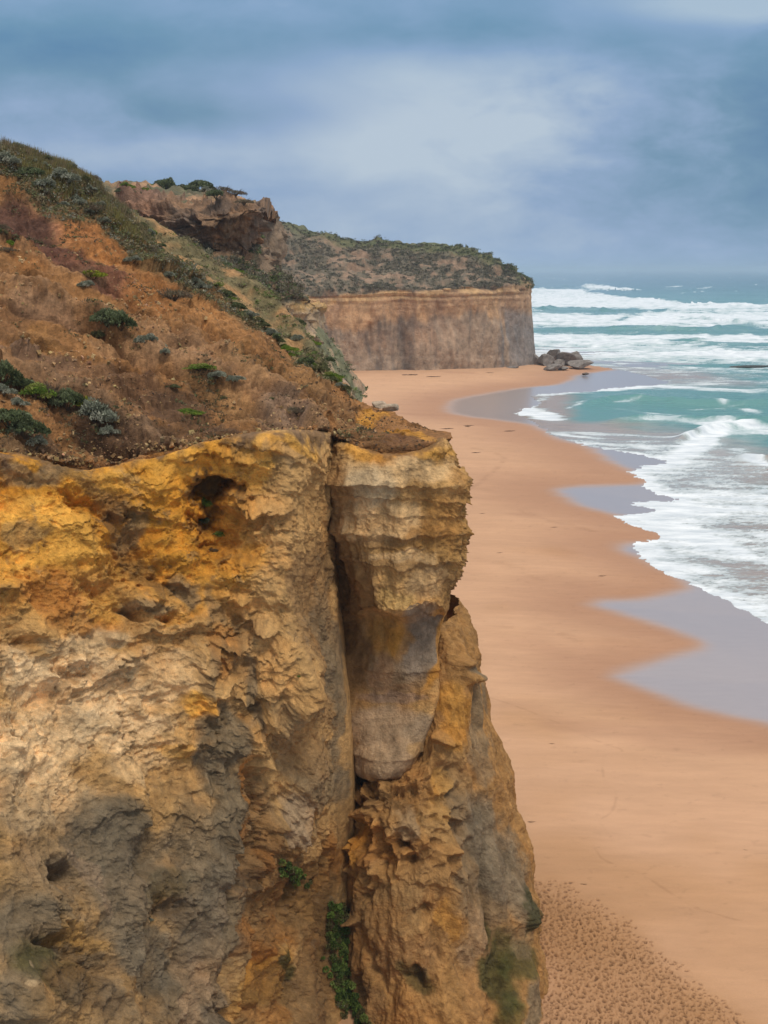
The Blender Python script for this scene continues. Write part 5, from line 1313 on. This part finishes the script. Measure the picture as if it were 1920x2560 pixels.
# rows of look-alike cushion bushes
ORD = 'first second third fourth fifth sixth seventh eighth ninth tenth eleventh twelfth thirteenth fourteenth fifteenth sixteenth seventeenth eighteenth nineteenth twentieth'.split()
def ordinal(i, n):
    # count from whichever end is nearer
    j, end = (i, 'upper') if i < n / 2 else (n - 1 - i, 'lower')
    w_ = ORD[j] if j < 20 else 'twenty-' + ORD[j - 20]
    return '%s from the %s end' % (w_, end)
def row(grid, pts, n, jit, wlo, whi, kinds, label, group, hf=.9, base=6):
    pp = np.array(pts, float); L = np.concatenate([[0], np.cumsum(np.hypot(*np.diff(pp, axis=0).T))])
    for i in range(n):
        s_ = (i + rng.uniform(0.1, 0.9)) / n * L[-1]
        u = np.interp(s_, L, pp[:, 0]) + rng.normal(0, jit); v = np.interp(s_, L, pp[:, 1]) + rng.normal(0, jit)
        p = locate(grid, u, v); wpx = rng.uniform(wlo, whi); m_ = p[1] / FPX
        kd = kinds[int(rng.integers(len(kinds)))]
        ad = {'grey': 'silver-grey', 'dark': 'dark green', 'green': 'bright green', 'brown': 'dry brown', 'olive': 'olive green', 'yellow': 'yellow-green'}[kd]
        shrub(kd, (p[0], p[1], p[2] - 0.10), wpx * m_ * 1.2, wpx * m_ * 1.35 * hf, '%s bush, %s %s' % (ad, ordinal(i, n), label), group)
row(GS, [(268,572),(300,584),(345,606),(372,628)], 9, 6, 24, 40, ['grey', 'grey', 'dark', 'brown'], 'of the row under the bright green band', 'bushes in the upper row of the slope')
row(GS, [(308,636),(350,652),(400,668),(440,694),(480,712),(520,738)], 15, 5, 30, 48, ['grey', 'grey', 'grey', 'olive'], 'of the diagonal row across the orange slope', 'bushes in the long diagonal row')
row(GS, [(540,716),(600,752),(640,792),(680,822),(700,842),(760,884),(800,916),(840,950),(872,972)], 30, 5, 24, 40, ['grey', 'grey', 'dark', 'olive', 'green'], 'of the ridge fringe above the beach', 'bushes fringing the skyline ridge')
row(GS, [(30,380),(110,412),(190,452),(240,490),(300,540),(380,600)], 24, 10, 22, 38, ['grey', 'brown', 'olive', 'brown', 'grey'], 'of those in the skyline grass', 'bushes among the skyline grass')
row(GS, [(60,460),(130,470),(200,510),(250,540)], 9, 14, 16, 26, ['olive', 'brown', 'grey'], 'of the tufts round the bare pink patch', 'tufts around the bare pink patch')
row(GS, [(10,560),(20,600),(40,640)], 7, 14, 24, 40, ['olive', 'green', 'brown'], 'of the tufts beside the dark hollow', 'tufts beside the dark hollow')
rs = rib[0][::2, ::2]; GR = (rs,) + proj(rs)
row(GR, [(240,500),(320,548),(420,604),(530,660),(620,712),(690,775),(745,840),(800,905),(860,965)], 34, 7, 26, 44, ['green', 'dark', 'grey', 'olive', 'green'], 'of the crest of the green band', 'bushes on the green band crest')
row(GR, [(260,525),(400,640),(500,710),(600,780),(700,850),(790,930)], 34, 14, 22, 38, ['grey', 'grey', 'brown', 'dark', 'olive'], 'of the near side of the green band', 'bushes on the near side of the green band')
# plants on the cliff itself
GW = (PA[::2, ::2],) + proj(PA[::2, ::2]); GC = (PC[::2, ::2],) + proj(PC[::2, ::2])
for (grid, u, v, wpx, hf, kd, lab) in [
 (GW,508,1262,44,1.3,'green','bright leafy green plant growing at the mouth of the small cave'),
 (GW,512,1300,34,1.0,'dark','dark green plant hanging under the cave plant'),
 (GW,548,1330,32,.9,'green','small green plant at the lower right of the cave hollow'),
 (GW,540,1372,34,.8,'brown','dead brown plant below the cave hollow'),
 (GW,372,2292,24,1.0,'grey','tiny blue-grey plant on the lower left rock face'),
 (GW,748,1680,10,1.5,'green','tiny green sprig on the arris halfway up the wall')]:
    p = locate(grid, u, v); m_ = p[1] / FPX
    shrub(kd, (p[0], p[1] - 0.15, p[2] - 0.2), wpx * m_ * 1.2, wpx * m_ * 1.2 * hf, lab)
def drape(grid, pts, n, spread, size, cols, name, label, cat='plant'):
    r_ = np.random.default_rng(len(label)); pp = np.array(pts, float)
    L = np.concatenate([[0], np.cumsum(np.hypot(*np.diff(pp[:, :2], axis=0).T))])
    cen = []
    for i in range(n):
        s_ = r_.uniform(0, L[-1]); w_ = np.interp(s_, L, pp[:, 2])
        u = np.interp(s_, L, pp[:, 0]) + r_.uniform(-1, 1) * w_; v = np.interp(s_, L, pp[:, 1]) + r_.normal(0, 5)
        p = locate(GW, u, v); p2 = locate(GC, u, v)
        if abs(proj(p2)[0] - u) < 8 and (p2[1] < p[1] or abs(proj(p)[0] - u) > 8): p = p2
        cen.append(p + np.array([0, -0.22, 0.0]))
    cen = np.array(cen); rad = r_.uniform(0.08, 0.24, n)
    V, F, c = leaf_cloud(r_, cen, rad, n * 110, size, cols + [(0.10, 0.09, 0.03)], 1.3, 1.7, 0.4)
    o = cen.mean(0); me = raw_mesh('foliage', V - o, F, {'Col': c}, smooth=False, mat=M_LEAF)
    t_ = top_thing(name, label, cat, tuple(o)); add_obj('foliage', me, t_)
    Vt, Ft, ct = twigs(r_, 24, 0.35, 0.3, 0.015); ss = r_.integers(0, n, 8)
    Vt = np.concatenate([Vt + cen[k] - o for k in ss]); Ft = np.concatenate([Ft + i * (len(ct)) for i in range(8)]); ct = np.tile(ct, (8, 1))
    add_obj('stems', raw_mesh('stems', Vt, Ft, {'Col': ct}, smooth=False, mat=M_TWIG), t_)
bgd = [(0.08,0.12,0.025),(0.11,0.16,0.03),(0.06,0.09,0.022),(0.14,0.18,0.04)]
drape(GC, [(846,2262,18),(848,2320,24),(842,2400,26),(856,2460,24),(880,2520,26),(905,2580,28)], 230, 1, 0.06, bgd, 'hanging_plant', 'long dark green plant cascading down the gully at the bottom centre')
drape(GW, [(704,2160,8),(720,2180,22),(750,2195,24),(766,2210,12)], 30, 1, 0.055, bgd, 'hanging_plant', 'short dark green plant draped over a ledge above the gully')
drape(GC, [(850,2500,8),(862,2540,10),(868,2580,8)], 12, 1, 0.05, gy, 'hanging_plant', 'blue-grey bush on the left of the cascading green plant at the bottom edge')
# bushes and small trees on top of the outcrop
def crest_at(grid, u):
    Pg_, Ug_, Vg_ = grid
    m_ = np.abs(Ug_ - u) < 4
    i = np.argmin(np.where(m_, Vg_, 1e9)); return Pg_.reshape(-1, 3)[i]
os_ = outc[0][::2, ::2]; GO = (os_,) + proj(os_); ms = midsl[0][::2, ::2]; GM = (ms,) + proj(ms)
for (u, v, wpx, hpx, kd, lab) in [(424,486,46,34,'dark','large round dark tree on top of the rock outcrop'),(468,490,44,24,'dark','dark bush right of the round tree on the outcrop'),(497,494,46,24,'dark','broad green bush at the centre of the outcrop top'),
   (540,484,36,22,'dark','dark pointed bush at the right end of the bushes on the outcrop'),(562,492,30,14,'brown','grey twiggy bush behind the outcrop nose'),(590,500,36,14,'brown','dark low bush sloping towards the outcrop nose'),(612,506,30,12,'brown','last low bush before the bare outcrop nose'),
   (400,490,34,20,'dark','dark bush left of the round tree on the outcrop'),(375,488,34,14,'green','green bush at the left of the outcrop top'),(448,500,28,14,'olive','olive bush below the dark bushes on the outcrop'),(520,500,34,14,'grey','grey bush below the pointed bush on the outcrop')]:
    p = crest_at(GO, u); m_ = p[1] / FPX
    shrub(kd, (p[0], p[1] - 0.6, p[2] - 0.5), wpx * m_ * 1.3, (hpx + 8) * m_ * 1.9, lab, name='coastal_tree' if 'tree' in lab else 'shrub', cat='tree' if 'round dark tree' in lab else 'shrub')
for i, u in enumerate(np.linspace(262, 362, 9)):
    p = crest_at(GO, max(u, 296)) if u > 292 else W(u, 474, 222); m_ = p[1] / FPX
    shrub('green' if i % 3 else 'dark', (p[0], p[1], p[2] - 1.2), 34 * m_, 34 * m_, '%s green bush from the left on the skyline left of the outcrop' % ORD[i], 'green bushes on the skyline left of the outcrop')
# a low post with sticks on the nose of the outcrop
def scrub(name, label, PDc, mask, n, wlo, whi, cols, leaf, per=26, seed=5, lift=0.1):
    """far scrub that reads as one cover: many small leafy domes in one object"""
    r_ = np.random.default_rng(seed)
    Pf = PDc.reshape(-1, 3); m_ = mask.ravel(); m_ = m_ / m_.sum()
    k = r_.choice(len(Pf), n, p=m_); cen0 = Pf[k]
    w_ = r_.uniform(wlo, whi, n)
    # sub clumps
    nc = 4
    off = r_.normal(size=(n, nc, 3)) * np.array([0.28, 0.28, 0.10]) * w_[:, None, None]
    cen = (cen0[:, None, :] + off + np.array([0, 0, lift])).reshape(-1, 3)
    rad = (w_[:, None] * r_.uniform(0.22, 0.36, (n, nc))).ravel()
    tot = n * per
    kk = np.repeat(np.arange(n * nc), max(1, per // nc)); N = len(kk)
    d = r_.normal(size=(N, 3)); d[:, 2] = np.abs(d[:, 2]) * .8 - 0.1; d /= np.linalg.norm(d, axis=1, keepdims=True)
    C = cen[kk] + d * (rad[kk] * r_.uniform(0.6, 1.0, N))[:, None]
    up = d * .6 + r_.normal(size=(N, 3)) * .5 + np.array([0, 0, .3]); up /= np.linalg.norm(up, axis=1, keepdims=True)
    sd__ = np.cross(up, r_.normal(size=(N, 3))); sd__ /= np.linalg.norm(sd__, axis=1, keepdims=True)
    s = leaf * w_.repeat(nc)[kk] * r_.uniform(.6, 1.3, N)
    V = quads(C, sd__ * (s * .7)[:, None], up * s[:, None]).reshape(-1, 3)
    cols = np.array(cols); ck = cols[r_.integers(0, len(cols), n)].repeat(nc, 0)[kk]
    c = ck * r_.uniform(.6, 1.4, N)[:, None]
    me = raw_mesh(name, V, np.arange(N * 4).reshape(N, 4), {'Col': np.repeat(c, 4, 0)}, smooth=False, mat=M_LEAF)
    return add_obj(name, me, label=label, category='scrub', kind='stuff')
PDh, Uh, Vh, ch_, Ph = head
evh = np.interp(Uh, ed_u, ed_v)
mk = sst(Vh - evh, 2, -12) * sst(fbm(Ph, 26, 5, .6, off=663) * .5 + .2 + fbm(Ph, 5, 4, .6, off=665) * .9, 0.0, 0.3)
mk = mk * np.clip(np.gradient(Ph[..., 0], axis=1), 0.01, 5) * (Ph[..., 1] < 600)
scrub('headland_scrub', 'low dark grey-green scrub covering the upper slope of the far headland', PDh, mk + 1e-9, 5200, 0.7, 2.4, [(0.15,0.135,0.09),(0.17,0.15,0.11),(0.12,0.115,0.07),(0.18,0.15,0.11)], 0.18, 22, 5, -0.1)
mk2 = sst(np.abs(Vh - np.interp(Uh, hu, [p[1] for p in HT]) - 4), 14, 2) * (Ph[..., 1] < 600)
scrub('skyline_scrub', 'darker green scrub along the skyline of the far headland', PDh, mk2 + 1e-9, 1000, 0.7, 1.9, [(0.09,0.11,0.045),(0.11,0.13,0.05),(0.09,0.10,0.05)], 0.15, 26, 6, 0.4)
PDm, Um, Vm, cm_, Pm = midsl
mk = sst(Vm, 752, 735) * (1 - sst(Um, 630, 650) * sst(Vm, 700, 670)) * sst(Vm, 560, 600) * sst(fbm(Pm, 9, 5, .6, off=617) + .25, -0.15, 0.3) * (Pm[..., 1] < 262)
scrub('slope_scrub', 'grey and green scrub covering the slope below the rock outcrop', PDm, mk + 1e-9, 2600, 0.8, 2.3, [(0.14,0.135,0.085),(0.13,0.12,0.07),(0.17,0.155,0.11),(0.10,0.13,0.045),(0.17,0.13,0.09)], 0.13, 28, 8)
PDt, Ut, Vt_, ct_, Pt = mound
scrub('talus_scrub', 'green scrub on the mound at the foot of the middle cliff', PDt, sst(fbm(Pt, 9, 4, off=627) + .05 + .3 * sst(Vt_, 900, 840), 0, .3) + 1e-9, 230, 0.9, 2.2, [(0.11,0.14,0.055),(0.13,0.15,0.065),(0.16,0.155,0.10)], 0.13, 28, 9)
# low herbs over the rib and the upper slope of the near hill
PDr, Ur, Vr_, cr_, Pr = rib
scrub('herb_cover', 'low green and brown herbs covering the green band', PDr, sst(fbm(Pr, 3, 4, off=605), -.3, .4) + 1e-9, 5200, 0.25, 0.8, [(0.14,0.18,0.05),(0.18,0.165,0.085),(0.21,0.165,0.10),(0.14,0.125,0.065)], 0.12, 24, 10, 0.05)
sm = slope_grid; su_, sv_ = proj(sm)
topl = np.interp(su_, [-300, 0, 120, 250, 330, 450, 560, 700, 850], [330, 440, 520, 560, 640, 700, 750, 850, 950])
mtop = sst(sv_ - topl + fbm(sm, 3, 4, off=531) * 40, 14, -10)
front = (sm[..., 1] < 90)
wgt = np.clip(np.gradient(sm[..., 1], axis=0) ** 2 + np.gradient(sm[..., 2], axis=0) ** 2, 1e-6, 1) ** .5
scrub('herbs', 'low brown and olive herbs under the skyline grass at upper left', sm, mtop * front * wgt + 1e-12, 6500, 0.18, 0.7, [(0.18,0.155,0.075),(0.22,0.17,0.09),(0.14,0.15,0.06),(0.23,0.22,0.16)], 0.13, 18, 11, 0.03)
spm = sst(fbm(sm, 4, 4, off=541) - 0.12, 0.05, 0.4) * front * wgt * sst(su_, 1050, 900)
scrub('sparse_herbs', 'sparse dry herbs scattered over the bare slope', sm, spm + 1e-12, 2600, 0.10, 0.45, [(0.12,0.10,0.05),(0.10,0.075,0.045),(0.10,0.11,0.045)], 0.14, 16, 12, 0.0)
# long grass
def grass(name, label, grid, mask, n, hlo, hhi, cols, seed, blades=9, lean=0.35):
    r_ = np.random.default_rng(seed); Pf = grid.reshape(-1, 3); m_ = mask.ravel() / mask.sum()
    k = r_.choice(len(Pf), n, p=m_); base = np.repeat(Pf[k], blades, 0) + r_.normal(size=(n * blades, 3)) * np.array([.10, .10, 0])
    N = n * blades; hh = r_.uniform(hlo, hhi, n).repeat(blades) * r_.uniform(.6, 1.1, N)
    a = r_.uniform(0, 6.28, N); d = np.stack([np.cos(a), np.sin(a), 0 * a], 1)
    tip = base + d * (hh * lean * r_.random(N))[:, None] + np.array([0.18, 0, 1.0]) * hh[:, None]
    wd = np.cross(tip - base, r_.normal(size=(N, 3))); wd /= np.linalg.norm(wd, axis=1, keepdims=True); wd *= 0.019
    V = np.stack([base - wd - [0, 0, .05], base + wd - [0, 0, .05], tip + wd * .15, tip - wd * .15], 1).reshape(-1, 3)
    cols = np.array(cols); c = cols[r_.integers(0, len(cols), n)].repeat(blades, 0) * r_.uniform(.7, 1.3, N)[:, None]
    me = raw_mesh(name, V, np.arange(N * 4).reshape(N, 4), {'Col': np.repeat(c, 4, 0)}, smooth=False, mat=M_TWIG)
    add_obj(name, me, label=label, category='grass', kind='stuff')
skyu = np.interp(su_, [0, 125, 250, 390], [352, 405, 470, 610])
grass('skyline_grass', 'tall dry grass along the skyline at upper left', sm, sst(np.abs(sv_ - skyu - 6), 20, 3) * sst(su_, 420, 300) * (sm[..., 1] < 92) * wgt, 1500, .20, .75, [(0.19,0.14,0.07),(0.14,0.13,0.055),(0.22,0.165,0.10),(0.12,0.10,0.05)], 31)
gm = np.clip(blobf(su_, sv_, 140, 455, 70, 16, 35) + blobf(su_, sv_, 300, 560, 50, 12, 45) + blobf(su_, sv_, 180, 430, 110, 14, 30) * .5 + blobf(su_, sv_, 70, 420, 40, 16, 20) * .4, 0, 2)
grass('golden_grass', 'patches of long golden grass on the upper slope', sm, gm * front * wgt + 1e-14, 1500, .25, .65, [(0.24,0.20,0.06),(0.19,0.17,0.055),(0.20,0.155,0.07)], 32)
# loose stones
def stones(name, label, grid, mask, n, lo_, hi_, col, seed):
    r_ = np.random.default_rng(seed); Pf = grid.reshape(-1, 3); m_ = mask.ravel() / mask.sum()
    k = r_.choice(len(Pf), n, p=m_); cube = np.array([[x, y, z] for x in (-1, 1) for y in (-1, 1) for z in (-1, 1)], float)
    fc_ = np.array([[0,1,3,2],[4,6,7,5],[0,4,5,1],[2,3,7,6],[0,2,6,4],[1,5,7,3]])
    s = lo_ + (hi_ - lo_) * r_.random(n) ** 3
    V = cube[None] * r_.uniform(.35, 1.0, (n, 1, 3)) * (1 + r_.normal(size=(n, 8, 3)) * .22)
    q = r_.normal(size=(n, 4)); q /= np.linalg.norm(q, axis=1, keepdims=True); w_, x, y, z = q.T
    Rm = np.stack([1-2*(y*y+z*z), 2*(x*y-z*w_), 2*(x*z+y*w_), 2*(x*y+z*w_), 1-2*(x*x+z*z), 2*(y*z-x*w_), 2*(x*z-y*w_), 2*(y*z+x*w_), 1-2*(x*x+y*y)], 1).reshape(n, 3, 3)
    V = np.einsum('nij,nkj->nki', Rm, V) * s[:, None, None] * .5 + Pf[k][:, None, :]
    F = (fc_[None] + (np.arange(n) * 8)[:, None, None]).reshape(-1, 4)
    c = np.array(col) * r_.uniform(.5, 1.35, (n, 1, 1)) * (1 + r_.normal(size=(n, 1, 3)) * .06) * np.ones((1, 8, 3))
    me = raw_mesh(name, V.reshape(-1, 3), F, {'Col': np.clip(c.reshape(-1, 3), .02, .8)}, smooth=False, mat=M_BOULD)
    add_obj(name, me, label=label, category='stones', kind='stuff')
sm2 = sst(fbm(sm, 5, 4, off=551), -0.3, 0.4) * sst(sv_, 560, 700) * front * wgt * sst(su_, 980, 820)
stones('loose_stones', 'loose tan stones scattered over the bare earth slope', sm, sm2 + 1e-14, 5200, .04, .26, (0.34, 0.21, 0.10), 41)
smd = sst(fbm(sm, 3, 4, off=553), -0.2, 0.4) * sst(sv_, 900, 1000) * front * wgt
stones('dark_clods', 'crumbly dark clods of soil above the cliff edge', sm, smd + 1e-14, 5000, .04, .15, (0.13, 0.08, 0.045), 42)
scr = np.clip(blobf(su_, sv_, 500, 1105, 220, 12, -6) + blobf(su_, sv_, 150, 1150, 220, 16, 8), 0, 1) * front * wgt
stones('edge_rubble', 'broken yellow rubble along the lip of the near cliff', sm, scr + 1e-14, 1500, .05, .30, (0.30, 0.19, 0.085), 43)

# =================================================================== SMALL THINGS ON THE BEACH
def weed_mesh(seed, col):
    r_ = np.random.default_rng(seed); V, F = [], []; b = 0
    for s_ in range(7):
        a0 = r_.uniform(-.5, .5); p = np.array([r_.uniform(-.5, .1), r_.normal() * .12, 0.02]); pts = []
        for k in range(6):
            pts.append(p.copy()); a0 += r_.normal() * .35; p = p + np.array([math.cos(a0), math.sin(a0), 0]) * .15; p[2] = 0.02 + abs(r_.normal()) * .05
        for q in pts:
            t_ = 0.045
            for k in range(4): V.append(q + np.array([0, math.cos(k * 1.57) * t_, math.sin(k * 1.57) * t_ * .7]))
        for j in range(5):
            for k in range(4): F.append([b + j * 4 + k, b + j * 4 + (k + 1) % 4, b + j * 4 + 4 + (k + 1) % 4, b + j * 4 + 4 + k])
        b += 24
    V = np.array(V); return raw_mesh('seaweed', V, np.array(F), {'Col': np.array(col) * np.ones(V.shape)}, mat=M_TWIG)
wm = [weed_mesh(i, (0.085, 0.05, 0.03)) for i in range(3)]
def bz(u, v):
    g = Wg(u, v, 1.0)
    for _ in range(3):
        z_ = beach_height(g[0], g[1]); g = Wg(u, v, z_)
    return g[0], g[1], z_
for i, (u, v, L, lab) in enumerate([(1457,2211,.42,'small dark clump of seaweed with a trailing strand near the trampled sand'),(1167,1064,2.6,'dark strand of seaweed left of the tongue of wet sand'),(1187,1132,2.2,'dark seaweed on dry sand just above the pillar tip'),
   (1166,1066,1.6,'thin wisp beside the strand left of the wet tongue'),(1110,1072,3.4,'long dark strand on the sand beyond the skyline bushes'),(1271,1078,3.0,'long thin strand on the sand below the wet tongue'),(1166,1067,1.2,'short wisp near the wet tongue strand'),
   (1382,1318,1.1,'small dark weed below the second wet bay'),(1504,1440,1.1,'small dark weed on the sand below the third bay'),(1138,1552,1.2,'thin strand close to the cliff edge'),(1377,1859,.5,'small brown weed in the middle of the dry sand'),(1080,942,5.0,'thin line of weed at the far beach near the headland'),(1018,938,6.0,'second thin line of weed on the far beach'),(1220,932,3.2,'small dark weed on the far beach below the rubble'),
   (1326,2055,.6,'pale thin stick on the sand beside the cliff'),(1862,2125,.25,'tiny dark speck of weed at the right edge'),(1246,1382,.9,'tiny dark weed on the beach right of the pillar'),(1205,1284,.9,'tiny dark weed higher on the beach right of the pillar')]):
    x, y, z_ = bz(u, v)
    top_thing('seaweed', lab, 'seaweed', (x, y, z_), None, rng.uniform(-.3, .3), (L, L * .4, L * .4), wm[i % 3])
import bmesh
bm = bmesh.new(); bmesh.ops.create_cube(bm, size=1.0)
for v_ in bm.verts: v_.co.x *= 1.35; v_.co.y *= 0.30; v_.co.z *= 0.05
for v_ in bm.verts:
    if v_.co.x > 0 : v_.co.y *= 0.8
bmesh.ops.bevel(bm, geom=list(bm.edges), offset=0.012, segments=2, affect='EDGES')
me = bpy.data.meshes.new('reflection_strip'); bm.to_mesh(me); bm.free()  # pale water reflection beside the cliff, built as a thin solid board
mw = bpy.data.materials.new('pale_reflection'); mw.use_nodes = True
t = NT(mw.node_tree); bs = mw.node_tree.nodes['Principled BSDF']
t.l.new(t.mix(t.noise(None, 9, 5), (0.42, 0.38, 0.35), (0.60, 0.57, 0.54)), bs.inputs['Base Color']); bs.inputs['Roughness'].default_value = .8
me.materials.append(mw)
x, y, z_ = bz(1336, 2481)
top_thing('reflection_strip', 'pale reflection strip on the sand at the near cliff foot, made as a board', 'reflection_strip', (x, y, z_ + 0.06), None, -0.12, (1, 1, 1), me)
# offshore rock shelf just breaking the surface
for (u, v, L, lab) in [(1870,916,20,'long low dark reef just breaking the surface near the right edge')]:
    g = Wg(u, v, 0.2)
    o = top_thing('reef', lab, 'reef', (g[0], g[1], -0.75), None, 0.05, (L, 3.0, 1.5), rock_mesh(int(L), 4, 1, 1, .8, (0.07, 0.07, 0.065)))

# =================================================================== HAZE
bm = bmesh.new(); bmesh.ops.create_cube(bm, size=1.0)
me = bpy.data.meshes.new('haze'); bm.to_mesh(me); bm.free()
mh = bpy.data.materials.new('sea_haze'); mh.use_nodes = True
t = NT(mh.node_tree); t.n.clear()
pv = t.node('ShaderNodeVolumePrincipled'); pv.inputs['Color'].default_value = (0.52, 0.66, 0.80, 1); pv.inputs['Density'].default_value = 0.00012
pv.inputs['Anisotropy'].default_value = 0.0
o = t.node('ShaderNodeOutputMaterial'); t.l.new(pv.outputs[0], o.inputs['Volume'])
me.materials.append(mh)
hz = add_obj('haze', me, kind='stuff', label='pale sea haze hanging over the beach and the water', category='haze')
hz.location = (0, 70000 - 300, 36.5); hz.scale = (400000, 141000, 93)
